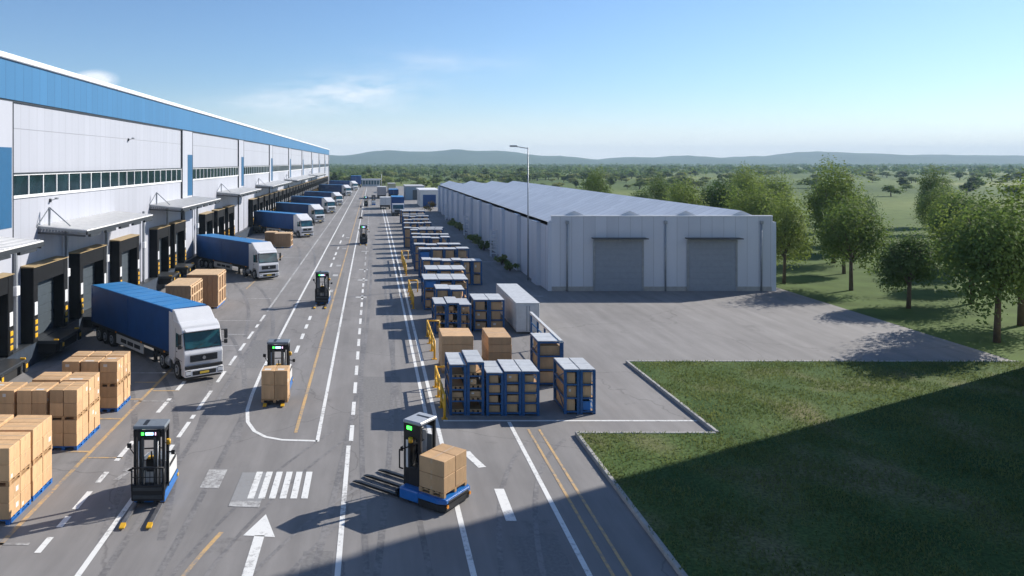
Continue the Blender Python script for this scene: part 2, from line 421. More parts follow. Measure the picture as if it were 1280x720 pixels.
# truck bay lines
for y, xa, xb in [(39.7, -13.0, -9.6), (48.6, -10.6, -8.1), (52.8, -11.4, -8.1), (45.6, -9.9, -8.1), (35.0, -11.0, -9.2), (61.4, -10.2, -8.2), (66.0, -9.6, -8.2), (88, -11.4, -8.4), (100, -11, -8.4), (116, -11, -8.4), (21.9, -12.5, -9.9)]:
    hline(b, y, xa, xb, 0.13, WOLD)
b.quad([(-9.0, 26.3, Z1), (-8.8, 26.3, Z1), (-8.55, 27.3, Z1), (-8.7, 27.3, Z1)], WOLD)
b.quad([(-8.95, 27.1, Z1), (-8.3, 27.0, Z1), (-8.3, 27.35, Z1), (-8.9, 27.35, Z1)], WOLD)
for y in (62, 71, 78, 94, 108):
    hline(b, y, -1.4, -0.5, 0.7, WOLD); hline(b, y + 3, -3.9, -3.4, 1.2, WOLD)
o = struct(b.build('lane_marking'))
# direction arrow, crossing bars, faded patches
b = MB()
b.quad([(-3.49, 12, Z1), (-3.19, 12, Z1), (-3.19, 22.4, Z1), (-3.49, 22.4, Z1)], WPAINT)
f = b.bm.faces.new([b.bm.verts.new(p) for p in ((-3.82, 22.4, Z1), (-2.87, 22.3, Z1), (-3.34, 23.75, Z1))]); f.material_index = b._mi(WPAINT)
struct(b.build('direction_arrow'))
b = MB()
for k in range(6):
    x = -4.0 + k * 0.352
    b.quad([(x - 0.11, 24.85, Z1 + 0.004), (x + 0.11, 24.85, Z1 + 0.004), (x + 0.10, 27.0, Z1 + 0.004), (x - 0.12, 27.0, Z1 + 0.004)], WPAINT)
struct(b.build('crossing_bars'))
b = MB()
b.quad([(-4.62, 24.3, Z1), (-3.62, 24.2, Z1), (-3.62, 26.95, Z1), (-4.62, 26.95, Z1)], PALE)
b.quad([(-4.62, 24.3, Z1 + .003), (-3.62, 24.2, Z1 + .003), (-3.62, 24.65, Z1 + .003), (-4.6, 24.7, Z1 + .003)], WOLD)
b.quad([(-5.85, 25.7, Z1), (-5.2, 25.65, Z1), (-5.2, 27.2, Z1), (-5.86, 27.2, Z1)], WOLD)
struct(b.build('faded_paint_patch'))
b = MB()
line(b, -10.72, 15, 41, 0.15, YPAINT)
line(b, -3.14, 30.9, 330, 0.14, YPAINT, -3.45)
line(b, 6.4, 10, 31.3, 0.10, YPAINT); line(b, 6.85, 10, 31.3, 0.10, YPAINT)
for y in (28.9, 32.6, 35.3, 38.0): hline(b, y, -11.9, -10.8, 0.15, YPAINT)
for y in (28.3, 36.6): hline(b, y, -10.6, -9.3, 0.1, YPAINT)
arc(b, [(-5.5, 17.5), (-5.25, 19.2), (-5.02, 20.3), (-4.82, 21.3), (-4.6, 22.2), (-4.5, 22.6)], 0.13, YPAINT)
line(b, -11.0, 66, 90, 0.14, YPAINT, -10.6)
struct(b.build('yellow_marking'))

b = MB(); Z1 = 0.0025
def tyre_pair(pts, w=.24, gap=1.7):
    for s_ in (-1, 1):
        P = [Vector(p) for p in pts]; q = []
        for i_ in range(len(P)):
            tn_ = (P[min(i_ + 1, len(P) - 1)] - P[max(i_ - 1, 0)]).normalized(); q.append(P[i_] + Vector((-tn_.y, tn_.x)) * s_ * gap / 2)
        global Z1
        Z1 += 0.0002; arc(b, [tuple(v_) for v_ in q], w, SKID)
def curve(p0, p1, p2, n=18):
    out_ = []
    for i_ in range(n + 1):
        t_ = i_ / n; out_.append(tuple((1 - t_) ** 2 * a_ + 2 * t_ * (1 - t_) * c_ + t_ * t_ * e_ for a_, c_, e_ in zip(p0, p1, p2)))
    return out_
tyre_pair(curve((-15.5, 45), (-9.5, 38), (-7.0, 22))); tyre_pair(curve((-16.5, 60), (-8, 50), (-6.2, 30))); tyre_pair(curve((-17, 78), (-9.5, 70), (-7.2, 48)))
tyre_pair(curve((-16, 118), (-8.5, 110), (-7.0, 80))); tyre_pair(curve((-1.0, 17), (1.0, 40), (.6, 90)), .2); tyre_pair(curve((.9, 15), (-.5, 45), (.9, 110)), .18)
tyre_pair(curve((-6.6, 15), (-6.0, 30), (-7.0, 60)), .2, 1.5); tyre_pair(curve((3.8, 18), (4.4, 27), (7.2, 30.5)), .16, 1.1); tyre_pair(curve((-3.8, 17), (-1.5, 25), (1.5, 27)), .13, .9)
tyre_pair(curve((-5.2, 18), (-4.6, 24), (-1.2, 31)), .12, .9)
struct(b.build('tyre_mark'))
b = MB()
for x0_, x1_, y0_, y1_ in ((-.6, 1.4, 33.5, 39), (-7.4, -6.2, 40.6, 47), (.4, 1.9, 55, 60), (-4.2, -2.8, 66, 76), (4.0, 5.4, 19.2, 22.4), (-2.0, -1.1, 18.5, 21.5)):
    b.quad([(x0_, y0_, .0016), (x1_, y0_ + .05, .0016), (x1_, y1_, .0016), (x0_ + .04, y1_, .0016)], PATCH)
struct(b.build('asphalt_patch'))
# ------------------------------------------------------------------ main warehouse (left)
FX = -19.0
wh = empty('warehouse', (FX, 180, 0), 'huge white warehouse with blue roof band and a long row of truck docks', 'warehouse')
def lp(o):                       # parent to the warehouse keeping world coordinates in the mesh
    o.parent = wh; o.location = (-FX, -180, 0); return o
b = MB(); b.box(FX - 70, FX, 10, 328, 0, 16.2, WALLW); lp(b.build('wall'))
b = MB(); b.box(FX - 70.2, FX + 0.16, 9.8, 328.2, 14.28, 16.32, BANDB)
b.box(FX - 70.2, FX + 0.10, 9.85, 328.1, 14.18, 14.277, DSTEEL); lp(b.build('roof_band'))
b = MB(); b.box(FX - 70.4, FX + 0.32, 9.6, 328.4, 16.323, 16.62, COPING, 0.04); lp(b.build('coping'))
b = MB(); b.box(FX - 69, FX - 0.6, 12, 326, 16.3, 16.63, ROOFG); lp(b.build('roof'))
COLS = [(35.6, 39.8), (75.3, 79.5), (107, 111), (139, 143), (171, 175), (203, 207), (235, 239), (267, 271), (299, 303), (325.5, 328.3)]
BAYS = [(18, 35.6)] + [(COLS[i][1], COLS[i + 1][0]) for i in range(len(COLS) - 1)]
for a, c in COLS:
    b = MB(); b.box(FX - 0.05, FX + 0.14, a, c, 0, 14.17, WALLP); b.box(FX, FX + 0.17, a - 0.06, a - 0.003, 0, 14.17, DSTEEL); b.box(FX, FX + 0.17, c + 0.003, c + 0.06, 0, 14.17, DSTEEL)
    p = lp(b.build('pilaster'))
    b = MB(); b.box(FX + 0.10, FX + 0.17, a + (c - a) * 0.50, c - 0.15, 7.6, 11.78, BLUEP)
    q = b.build('accent_panel', p)
for a, c in BAYS:
    n = max(4, round((c - a) / 1.86))
    b = MB(); st = (c - a - 0.3) / n
    y0 = a + 0.15
    b.box(FX, FX + 0.10, y0, c - 0.15, 9.08, 9.24, FRAMEW); b.box(FX, FX + 0.10, y0, c - 0.15, 10.30, 10.38, FRAMEW)
    b.box(FX, FX + 0.16, y0 - .02, c - 0.13, 10.383, 10.45, DSTEEL)
    for k in range(n + 1):
        yy = y0 + k * st
        b.box(FX, FX + 0.09, yy - 0.045, yy + 0.045, 9.243, 10.297, FRAMEW)
    fr = lp(b.build('ribbon_window'))
    b = MB(); b.box(FX - 0.02, FX + 0.03, y0, c - 0.15, 9.24, 10.30, GLASS); b.build('glass', fr)
# docks
DOCKS = [(27.2, 31.9)] + [(34.1, 38.7), (41.0, 45.6), (47.5, 52.2), (54.9, 59.6), (64.6, 68.6), (70.2, 74.4)]
y = 83.0
while y < 314:
    if not (107 - 5 < y < 111 + 0.5): DOCKS.append((y, y + 4.4))
    y += 6.6
b = MB(); b.box(FX, FX + 0.55, 14, 322, 0, 1.15, PLINTH); b.box(FX, FX + 0.57, 14, 322, 1.153, 1.22, DSTEEL); lp(b.build('dock_plinth'))
for i, (a, c) in enumerate(DOCKS):
    near = a < 80
    b = MB(); fx = FX + 0.7
    b.box(FX, fx, a, a + 0.55, 1.225, 5.3, BLACK, 0.03 if near else 0); b.box(FX, fx, c - 0.55, c, 1.225, 5.3, BLACK, 0.03 if near else 0)
    b.box(FX, fx - 0.02, a + 0.553, c - 0.553, 4.42, 5.3, BLACK)
    sh = lp(b.build('dock_shelter'))
    b = MB(); b.prism([(FX, 5.40), (fx + 0.05, 5.34), (fx + 0.05, 5.303), (FX, 5.303)], a - 0.04, c + 0.04, TANRIM, axis='Y'); b.build('rim', sh)
    b = MB(); hh = (4.42 - 1.24) / 6
    pr = [(FX + 0.0, 1.24)]
    for k in range(6):
        z0_ = 1.24 + k * hh
        pr += [(FX + 0.045, z0_), (FX + 0.045, z0_ + .015), (FX + 0.075, z0_ + .03), (FX + 0.075, z0_ + hh - .03), (FX + 0.045, z0_ + hh - .015)]
    pr += [(FX + 0.0, 4.42)]
    b.prism(pr, a + 0.555, c - 0.555, DOORG, axis='Y')
    dr = b.build('roller_door', sh)
    if near:
        b = MB(); b.box(FX + 0.077, FX + 0.10, a + 1.0, a + 1.6, 2.72, 3.3, DSTEEL, .01); b.build('door_hatch', dr)
    for s in (a + 0.27, c - 0.27):
        b = MB(); b.box(fx + 0.002, fx + 0.03, s - 0.17, s + 0.17, 2.72, 3.42, FRAMEW); b.build('marker_plate', sh)
        b = MB(); b.box(fx + 0.002, fx + 0.035, s - 0.19, s + 0.19, 1.42, 2.54, RUBBER)
        for z in (1.50, 1.86, 2.22): b.box(fx + 0.003, fx + 0.06, s - 0.15, s + 0.15, z, z + 0.24, YELLOW, 0.02 if near else 0)
        b.build('yellow_buffer', sh)
    b = MB(); lx = FX + 1.75
    b.box(FX + 0.58, lx, a + 0.75, c - 0.75, 1.02, 1.20, DSTEEL, 0.02); b.box(FX + 0.575, lx - 0.2, a + 0.85, c - 0.85, 0.5, 1.0, RUBBER)
    for s in (a + 0.9, c - 1.25): b.box(lx + 0.003, lx + 0.12, s, s + 0.35, 0.62, 1.12, RUBBER, 0.03); b.box(lx + 0.122, lx + 0.14, s + .06, s + 0.26, 0.84, 1.04, YELLOW, 0.0)
    b.box(lx - 0.3, lx - 0.05, a + 0.8, a + 0.9, 1.203, 1.27, YELLOW); b.box(lx - 0.3, lx - 0.05, c - 0.9, c - 0.8, 1.203, 1.27, YELLOW)
    b.build('dock_leveller', sh)
for y in (33.0, 39.9, 46.55, 53.5, 62.2, 69.4, 75.6, 81.2):
    b = MB(); b.box(FX + 0.15, FX + 0.33, y - 0.09, y + 0.09, 1.225, 7.0, STEEL, 0.01); b.box(FX + 0.15, FX + 0.40, y - 0.2, y + 0.2, 4.0, 4.5, FRAMEW, 0.02)
    lp(b.build('downpipe'))
for y0, y1 in ((24, 37.4), (43.1, 56.0), (64.7, 81), (92.5, 110.5), (123, 153), (163, 215), (224, 262)):
    ox = FX + 2.8; cz0, cz1 = 7.42, 7.16
    b = MB(); n = int((y1 - y0) / 0.45)
    b.prism([(FX, cz0), (ox, cz1), (ox, cz1 - 0.06), (FX, cz0 - 0.06)], y0, y1, CANOPY, axis='Y')
    for k in range(n): 
        yy = y0 + (k + 0.5) * (y1 - y0) / n
        b.prism([(FX, cz0 + 0.025), (ox, cz1 + 0.025), (ox, cz1 + 0.003), (FX, cz0 + 0.003)], yy - 0.04, yy + 0.04, CANOPY, axis='Y')
    cn = lp(b.build('canopy'))
    b = MB()
    b.bar((ox - 0.02, y0, cz1 - 0.17), (ox - 0.02, y1, cz1 - 0.17), 0.10, DSTEEL, 0.20)
    k = y0 + 0.4
    while k < y1 - 1:                       # shallow gutter lengths under the edge
        b.box(ox - 0.1, ox + 0.06, k, k + 1.7, cz1 - 0.42, cz1 - 0.275, DSTEEL); k += 2.6
    for yy in (y0 + 0.03, y1 - 0.03):
        b.bar((FX, yy, cz0 - 0.12), (ox, yy, cz1 - 0.12), 0.06, STEEL, 0.10); b.bar((FX, yy, cz0 - 0.42), (ox - 0.1, yy, cz1 - 0.34), 0.06, DSTEEL, 0.10)
        for q in range(14):
            x = FX + 0.2 + q * 0.18; b.bar((x, yy, cz0 - 0.36), (x + 0.06, yy, cz0 - 0.20), 0.04, FRAMEW)
    yy = y0 + 2
    while yy < y1: b.bar((FX, yy, cz0 - 0.2), (ox, yy, cz1 - 0.2), 0.08, DSTEEL, 0.16); yy += 2.4
    b.build('canopy_beam', cn)
    b = MB()
    yy = y0 + 0.5
    while yy < y1 and yy < y0 + 14:
        b.bar((FX + 0.45, yy, cz0 - 0.05), (FX + 0.45, yy, cz0 + 1.0), 0.10, STEEL); b.bar((FX + 0.45, yy, cz0 + 1.0), (FX, yy - 0.7, cz0 - 0.1), 0.05, STEEL)
        b.bar((FX + 0.45, yy, cz0 + 1.0), (FX + 1.5, yy + 0.4, cz1 + 0.15), 0.06, STEEL); yy += 30
    b.build('canopy_bracket', cn)
# wall lamps
for (y, z) in ((44.7, 8.75), (59.0, 12.75)):
    b = MB(); b.box(FX, FX + 0.08, y - 0.1, y + 0.1, z - 0.1, z + 0.12, DSTEEL, 0.02); b.bar((FX + 0.05, y, z), (FX + 0.35, y + 0.1, z + 0.12), 0.04, STEEL); b.box(FX + 0.28, FX + 0.46, y - 0.02, y + 0.22, z + 0.07, z + 0.18, STEEL, 0.02)
    lp(b.build('wall_lamp'))

# dock edge guard rails
rails = [((-17.9, 29.9), (-16.2, 29.9), 'grey steel guard rail on the dock apron left of the carton stacks'),
         ((-17.6, 33.4), (-16.4, 33.4), 'grey steel guard rail beside the second truck dock from the left')]
for p, q, lab in rails:
    b = MB()
    n = 3
    for k in range(n):
        t = k / (n - 1); x = p[0] + (q[0] - p[0]) * t
        b.tube((x, p[1], 0), (x, p[1], 1.35), 0.045, STEEL)
    b.tube((p[0] - .05, p[1], 1.35), (q[0] + .05, p[1], 1.35), 0.045, STEEL); b.tube((p[0], p[1], 0.75), (q[0], p[1], 0.75), 0.04, STEEL)
    b.box(p[0] + 0.5, p[0] + 0.9, p[1] - 0.07, p[1] - 0.05, 0.8, 1.2, FBLUE); b.box(q[0] - .12, q[0] + .12, p[1] - .1, p[1] + .1, 0.0, 0.3, YELLOW, .02)
    tag(b.build('guard_rail'), lab, 'guard rail', 'grey rails by the docks')

# ------------------------------------------------------------------ pallets, cartons
_cache = {}
def pallet_mesh(w, d, m):
    k = ('p', round(w, 2), round(d, 2), m.name)
    if k not in _cache:
        b = MB(); h = 0.15
        for i in range(5):
            yy = -d / 2 + i * (d - 0.13) / 4; b.box(-w / 2, w / 2, yy, yy + 0.13, h - 0.03, h, m)
        for xx in (-w / 2, -0.06, w / 2 - 0.12):
            b.box(xx, xx + 0.12, -d / 2, d / 2, h - 0.052, h - 0.0305, m)
            b.box(xx, xx + 0.12, -d / 2, d / 2, 0, 0.022, m)
            for yy in (-d / 2, -0.07, d / 2 - 0.14): b.box(xx + .001, xx + 0.119, yy + .001, yy + 0.139, 0.0225, h - 0.0525, m)
        for yy in (-d / 2 + .002, d / 2 - 0.025): b.box(-w / 2 + .125, -.065, yy, yy + 0.02, h - 0.052, h - 0.031, m)
        _cache[k] = b.mesh('pallet')
    return _cache[k]
def pallet(x, y, z, w, d, m, label, group, rz=0.0):
    o = bpy.data.objects.new('pallet', pallet_mesh(w, d, m)); C.objects.link(o)
    o.location = (x, y, z); o.rotation_euler.z = rz
    return tag(o, label, 'pallet', group)
def carton_mesh(w, d, h, v):
    k = ('c', round(w, 2), round(d, 2), round(h, 2), v)
    if k not in _cache:
        b = MB()
        b.box(-w / 2, w / 2, -d / 2, d / 2, 0, h, KRAFT, 0.012)
        t = 0.0018; a = 0.035
        b.box(-w / 2 + .013, w / 2 - .013, -a, a, h - 0.001, h + t, TAPE)
        for s in (-1, 1):
            x = s * w / 2; b.box(min(x, x + s * t), max(x, x + s * t), -a, a, h - 0.16, h - 0.012, TAPE)
            x = s * w / 2; b.box(min(x, x + s * t), max(x, x + s * t), -a, a, 0.012, 0.12, TAPE)
        if v == 1:
            b.box(w / 2, w / 2 + t, d * .1, d * .34, h * .35, h * .65, STICK); b.box(-w * .3, -w * .08, -d / 2 - t, -d / 2, h * .5, h * .75, STICK)
        if v == 2:
            b.box(w / 2, w / 2 + t, -d * .36, -d * .2, h * .12, h * .34, STICK)
            b.box(-w * .3, w * .2, -d * .35, d * -.08, h, h + t, STICK)
        _cache[k] = b.mesh('carton')
    return _cache[k]
def carton(x, y, z, w, d, h, label, group, rz=0.0, v=None):
    if v is None: v = random.choice((0, 0, 0, 1, 2))
    o = bpy.data.objects.new('carton', carton_mesh(w, d, h, v)); C.objects.link(o)
    o.location = (x, y, z); o.rotation_euler.z = rz + random.uniform(-0.014, 0.014)
    return tag(o, label, 'carton', group)
LAY = ['bottom', 'second', 'third', 'top']
def stack(x0, x1, y0, y1, h, nx, ny, where, group):
    """two loaded pallets on top of each other"""
    w, d = x1 - x0, y1 - y0; cx, cy = (x0 + x1) / 2, (y0 + y1) / 2
    hl = h / 2; hc = (hl - 0.15) / 2
    for lv in range(2):
        pallet(cx, cy, lv * hl, w, d, PBLUE if lv == 0 else WOOD,
               ('blue pallet on the ground under the ' if lv == 0 else 'wooden pallet halfway up the ') + where, 'pallets along the yellow line')
        for l in range(2):
            z = lv * hl + 0.152 + l * hc
            for i in range(nx):
                for j in range(ny):
                    side = ('near' if j == 0 else 'far') + ((' left' if i == 0 else ' right') if nx > 1 else '')
                    gw, gd = w / nx, d / ny
                    carton(x0 + (i + .5) * gw + random.uniform(-.008, .008), y0 + (j + .5) * gd + random.uniform(-.008, .008), z, gw - 0.022, gd - 0.022, hc - 0.004,
                           'brown carton, %s layer, %s side, %s' % (LAY[lv * 2 + l], side, where), 'cartons stacked along the yellow line')
G1 = 'stack in the nearest carton block'
stack(-12.22, -11.02, 23.05, 24.52, 2.32, 1, 2, 'front right ' + G1, '')
stack(-12.22, -11.02, 24.66, 26.15, 2.32, 1, 2, 'rear right ' + G1, '')
stack(-13.52, -12.32, 23.05, 24.52, 2.30, 1, 2, 'front left ' + G1, '')
stack(-13.52, -12.32, 24.66, 26.15, 2.34, 1, 2, 'rear left ' + G1, '')
G2 = 'stack in the middle carton block'
stack(-12.36, -11.30, 29.03, 30.22, 2.30, 2, 2, 'front right ' + G2, '')
stack(-12.36, -11.30, 30.30, 31.50, 2.32, 1, 2, 'rear right ' + G2, '')
stack(-13.62, -12.46, 29.03, 30.22, 2.28, 2, 2, 'front centre ' + G2, '')
stack(-13.62, -12.46, 30.30, 31.50, 2.33, 1, 2, 'rear left ' + G2, '')
stack(-14.86, -13.70, 29.03, 30.22, 2.28, 2, 2, 'front left ' + G2, '')
G3 = 'stack in the third carton block'
for i, nm in enumerate(('right', 'centre', 'left')):
    x1 = -11.26 - i * 0.83
    stack(x1 - 0.79, x1, 33.5, 34.38, 2.22, 1, 2, 'front %s %s' % (nm, G3), '')
    stack(x1 - 0.79, x1, 34.46, 35.35, 2.24, 1, 2, 'rear %s %s' % (nm, G3), '')

# timber crates between the trucks
def crate(x0, x1, y0, y1, h, label, nb, open_side):
    w, d = x1 - x0, y1 - y0
    r = empty('timber_crate', ((x0 + x1) / 2, (y0 + y1) / 2, 0), label, 'crate', 'timber crates between the docked trucks')
    b = MB(); n = 6
    for i in range(n):
        a = -w / 2 + i * w / n; b.box(a + 0.008, a + w / n - 0.008, -d / 2, d / 2 - 0.0, 0.18, h - 0.06, CRATEW)
    b.build('body', r)
    b = MB()
    for i in range(5):
        a = -w / 2 - 0.02 + i * (w + 0.04) / 5; b.box(a + .004, a + (w + 0.04) / 5 - .004, -d / 2 - 0.02, d / 2 + 0.02, h - 0.057, h, CRATEL)
    b.build('lid', r)
    b = MB()
    for s in range(nb + 1):
        a = -d / 2 + s * (d - 0.12) / nb; b.box(w / 2 + 0.003, w / 2 + 0.06, a, a + 0.12, 0.18, h - 0.06, CRATEL)
    for z in ([0.2, (h - .1) * .5, h - 0.22] if nb < 4 else [0.2, h * .36, h * .68, h - 0.2]):
        b.box(w / 2 + 0.06, w / 2 + 0.085, -d / 2, d / 2, z, z + 0.11, CRATEL)
    b.build('batten', r)
    b = MB()
    for xx in (-w / 2 + .02, -0.1, w / 2 - 0.22): b.box(xx, xx + 0.2, -d / 2, d / 2, 0, 0.1, PBLUE)
    for s in range(4): yy = -d / 2 + s * (d - .2) / 3; b.box(-w / 2, w / 2, yy, yy + .2, 0.1, 0.178, CRATEL)
    b.build('runner', r)
    return r
crate(-14.3, -12.6, 52.4, 55.9, 2.5, 'lower pale timber crate behind the nearest truck roof', 5, False)
crate(-14.0, -11.7, 57.2, 60.2, 2.55, 'taller battened timber crate standing before the second truck', 3, True)
crate(-12.65, -10.6, 97.8, 100.2, 1.85, 'pale crate on the yard in front of the third truck', 3, True)
crate(-14.3, -12.85, 100.5, 102.6, 1.75, 'small dim crate behind the pale crate by the third truck', 3, True)

# ------------------------------------------------------------------ articulated truck
def wheel(parent, x, y, r, w, s):
    b = MB(); b.tube((x - w / 2, y, r), (x + w / 2, y, r), r, TYRE, 22); t = b.build('wheel', parent)
    b = MB(); f = x + s * w / 2
    b.tube((f - s * 0.05, y, r), (f + s * 0.012, y, r), r * 0.60, RIM, 18); b.tube((f, y, r), (f + s * 0.05, y, r), r * 0.24, RIM, 12)
    b.tube((f, y, r), (f + s * 0.0135, y, r), r * 0.45, DSTEEL, 14)
    b.build('rim', t)
def make_truck():
    t = empty('articulated_truck', (0, 0, 0), 'x', 'truck', 'blue trailer trucks at the docks')
    W = 1.05
    # trailer: front face at y=0, rear at y=10.6
    b = MB(); b.box(-W, W, 0, 10.6, 0.98, 3.30, TBLUE, 0.03)
    box = b.build('trailer_box', t)
    b = MB(); b.box(-W + .03, W - .03, 0.03, 10.57, 3.302, 3.335, TBLUE_LIT, 0.01)
    for k in range(1, 9): b.box(-W + .04, W - .04, k * 1.18 - .02, k * 1.18 + .02, 3.335, 3.35, TBLUE_LIT)
    b.build('roof', box)
    b = MB()
    for s in (-1, 1):
        x0, x1 = sorted((s * W, s * (W + 0.018)))
        b.box(x0, x1, 0, 10.6, 3.2, 3.31, TBLUE); b.box(x0, x1, 0, 10.6, 0.93, 1.07, CHASSIS)
        for yy in (0.02, 5.3, 10.48): b.box(x0, x1, yy, yy + 0.09, 1.073, 3.197, TBLUE)
    b.box(-W, W, 10.6, 10.63, 0.98, 3.3, TBLUE); b.box(-0.02, 0.02, 10.63, 10.66, 1.0, 3.25, STEEL)
    b.build('edge_rail', box)
    b = MB()
    for s in (-0.42, 0.42): b.box(s - 0.07, s + 0.07, 0.3, 10.4, 0.66, 0.93, CHASSIS)
    for yy in (1.9, 5, 7.6, 8.55, 9.5): b.box(-0.9, 0.9, yy - .08, yy + .08, 0.62, 0.9, CHASSIS)
    for yy in (7.6, 8.55, 9.5): b.tube((-0.95, yy, .45), (0.95, yy, .45), 0.08, CHASSIS)
    for s in (-.6, .6): b.box(s - .08, s + .08, 2.6, 2.75, 0.08, 0.9, CHASSIS); b.box(s - .16, s + .16, 2.5, 2.85, 0.04, 0.08, CHASSIS)
    b.box(-1.0, 1.0, 10.3, 10.4, 0.45, 0.58, FRAMEW); b.box(-1.02, 1.02, 10.42, 10.55, 0.75, .95, CHASSIS)
    b.build('trailer_chassis', t)
    for s in (-1, 1):
        b = MB(); x0, x1 = sorted((s * (W - 0.02), s * (W - 0.06)))
        b.box(x0, x1, 3.3, 6.9, 0.36, 0.92, SKIRT, 0.01)
        f0, f1 = sorted((s * (W - 0.019), s * (W - 0.009)))
        for q in range(3): b.box(f0, f1, 3.7 + q * 0.9, 4.45 + q * 0.9, 0.52, 0.74, CHASSIS)
        b.build('side_skirt', t)
        for yy in (7.6, 8.55, 9.5): wheel(t, s * 0.88, yy, 0.43, 0.30, s)
    b = MB()
    for s in (-1, 1):
        for yy in (0.6, 3.4, 6.8): x0, x1 = sorted((s * (W + .018), s * (W + 0.04))); b.box(x0, x1, yy, yy + .14, 0.96, 1.04, AMBER)
    b.build('marker_lamp', t)
    # tractor about the kingpin (0, 0.9), a few degrees into the turn
    tr = Matrix.Translation((0, 0.9, 0)) @ Matrix.Rotation(R(-8), 4, 'Z')
    def T(o): o.matrix_local = tr; return o
    cw = 1.02
    b = MB()
    prof = [(-3.28, 0.62), (-3.34, 1.42), (-3.24, 1.62), (-3.00, 2.52), (-2.86, 2.74), (-2.55, 2.88), (-1.62, 2.90), (-1.56, 2.7), (-1.56, 0.75), (-1.75, 0.62), (-1.78, 0.80), (-1.98, 1.03), (-2.55, 1.03), (-2.80, 0.80), (-2.84, 0.62)]
    b.prism(prof, -cw, cw, WHITEP, 0.055, seg=3)
    cab = T(b.build('cab', t))
    def sub(o): o.parent = cab; return o
    b = MB()      # roof deflector
    b.prism([(-2.45, 2.86), (-1.75, 3.36), (-1.45, 3.40), (-1.45, 2.5), (-1.56, 2.5), (-1.6, 2.86)], -cw + .04, cw - .04, WHITEP, 0.04, seg=2); sub(b.build('roof_deflector'))
    b = MB()
    for s in (-1, 1): x0, x1 = sorted((s * (cw - 0.03), s * (cw + 0.0))); b.box(x0, x1, -1.55, -1.05, 0.8, 3.25, WHITEP, 0.015)
    sub(b.build('side_fairing'))
    b = MB()      # windscreen
    def ws(y, z): return y - 0.014, z
    A = (-3.245, 1.66); B = (-3.035, 2.42); n_ = Vector((-(B[1] - A[1]), (B[0] - A[0]))).normalized() * 0.03
    b.prism([(A[0] + .02, A[1]), (B[0] + .02, B[1]), (B[0] + n_.x, B[1] + n_.y), (A[0] + n_.x, A[1] + n_.y)], -0.93, 0.93, TGLASS, 0.012, seg=1)
    sub(b.build('windscreen'))
    b = MB()
    b.prism([(A[0] + .01, A[1] - .03), (B[0] + .01, B[1] + .03), (B[0] + n_.x * .6, B[1] + .03), (A[0] + n_.x * .6, A[1] - .03)], -0.965, 0.965, CHASSIS)
    for x in (-.45, .35): b.bar((x, -3.27, 1.68), (x + .42, -3.235, 1.84), 0.02, CHASSIS)
    b.prism([(-3.05, 2.52), (-3.26, 2.50), (-3.27, 2.54), (-2.98, 2.64)], -0.9, 0.9, WHITEP, 0.01)   # sun visor
    sub(b.build('windscreen_trim'))
    b = MB(); b.box(-.72, .72, -3.375, -3.33, 1.02, 1.36, CHASSIS, 0.02)
    for q in range(4): b.box(-.68, .68, -3.385, -3.377, 1.06 + q * .075, 1.085 + q * .075, DSTEEL)
    b.tube((0, -3.40, 1.19), (0, -3.377, 1.19), 0.085, RIM, 18)
    sub(b.build('grille'))
    b = MB(); b.box(-cw - .01, cw + .01, -3.42, -2.92, 0.30, 0.66, WHITEP, 0.06, seg=3); b.box(-.98, .98, -3.40, -3.3, 0.70, 0.84, CHASSIS, .01)
    b.box(-.62, .62, -3.428, -3.405, 0.36, 0.58, CHASSIS, .01); b.box(-.9, .9, -3.36, -3.0, 0.2, 0.30, CHASSIS)
    sub(b.build('bumper'))
    b = MB(); b.box(-.24, .24, -3.44, -3.43, 0.42, 0.53, PLATE); sub(b.build('number_plate'))
    for s in (-1, 1):
        b = MB(); x0, x1 = sorted((s * 0.70, s * 0.98)); b.box(x0, x1, -3.436, -3.40, 0.40, 0.60, LAMPG, 0.02); b.box(x0 - .0, x1, -3.428, -3.39, 0.37, 0.63, CHASSIS, 0.01); sub(b.build('headlight'))
        f0, f1 = sorted((s * (cw - .01), s * (cw + 0.012)))
        b = MB(); b.prism([(-2.98, 1.66), (-2.80, 2.32), (-2.15, 2.32), (-2.15, 1.60)], f0, f1, TGLASS); sub(b.build('side_window'))
        b = MB(); g0, g1 = sorted((s * (cw - .005), s * (cw + 0.007)))
        b.box(g0, g1, -2.10, -2.085, 1.03, 2.55, CHASSIS); b.box(g0, g1, -3.02, -2.1, 1.03, 1.045, CHASSIS); b.box(g0, g1 + 0.01, -2.32, -2.16, 1.36, 1.41, CHASSIS); sub(b.build('door_trim'))
        b = MB(); xm = s * (cw + 0.2)
        b.bar((s * cw, -3.08, 2.42), (xm, -3.22, 2.42), 0.035, CHASSIS); b.bar((s * cw, -3.08, 1.78), (xm, -3.22, 1.78), 0.035, CHASSIS)
        b.box(xm - .09, xm + .09, -3.30, -3.18, 1.98, 2.46, CHASSIS, 0.03); b.box(xm - .09, xm + .09, -3.29, -3.18, 1.72, 1.94, CHASSIS, 0.03)
        sub(b.build('mirror'))
        b = MB(); x0, x1 = sorted((s * 0.62, s * 0.98))
        b.box(x0, x1, -2.95, -2.80, 0.34, 0.40, STEEL); b.box(x0, x1, -2.90, -2.80, 0.6, 0.66, STEEL); b.box(x1 - .05 if s > 0 else x0, x1 if s > 0 else x0 + .05, -2.88, -2.84, .34, .66, STEEL); sub(b.build('step')); b = MB(); b.box(x0, x1, -1.72, -1.2, 0.33, 0.70, CHASSIS, .03); sub(b.build('battery_box'))
        b = MB(); b.tube((s * .80, -1.15, .56), (s * .80, -0.5, .56), 0.26, STEEL, 18); T(b.build('fuel_tank', t))
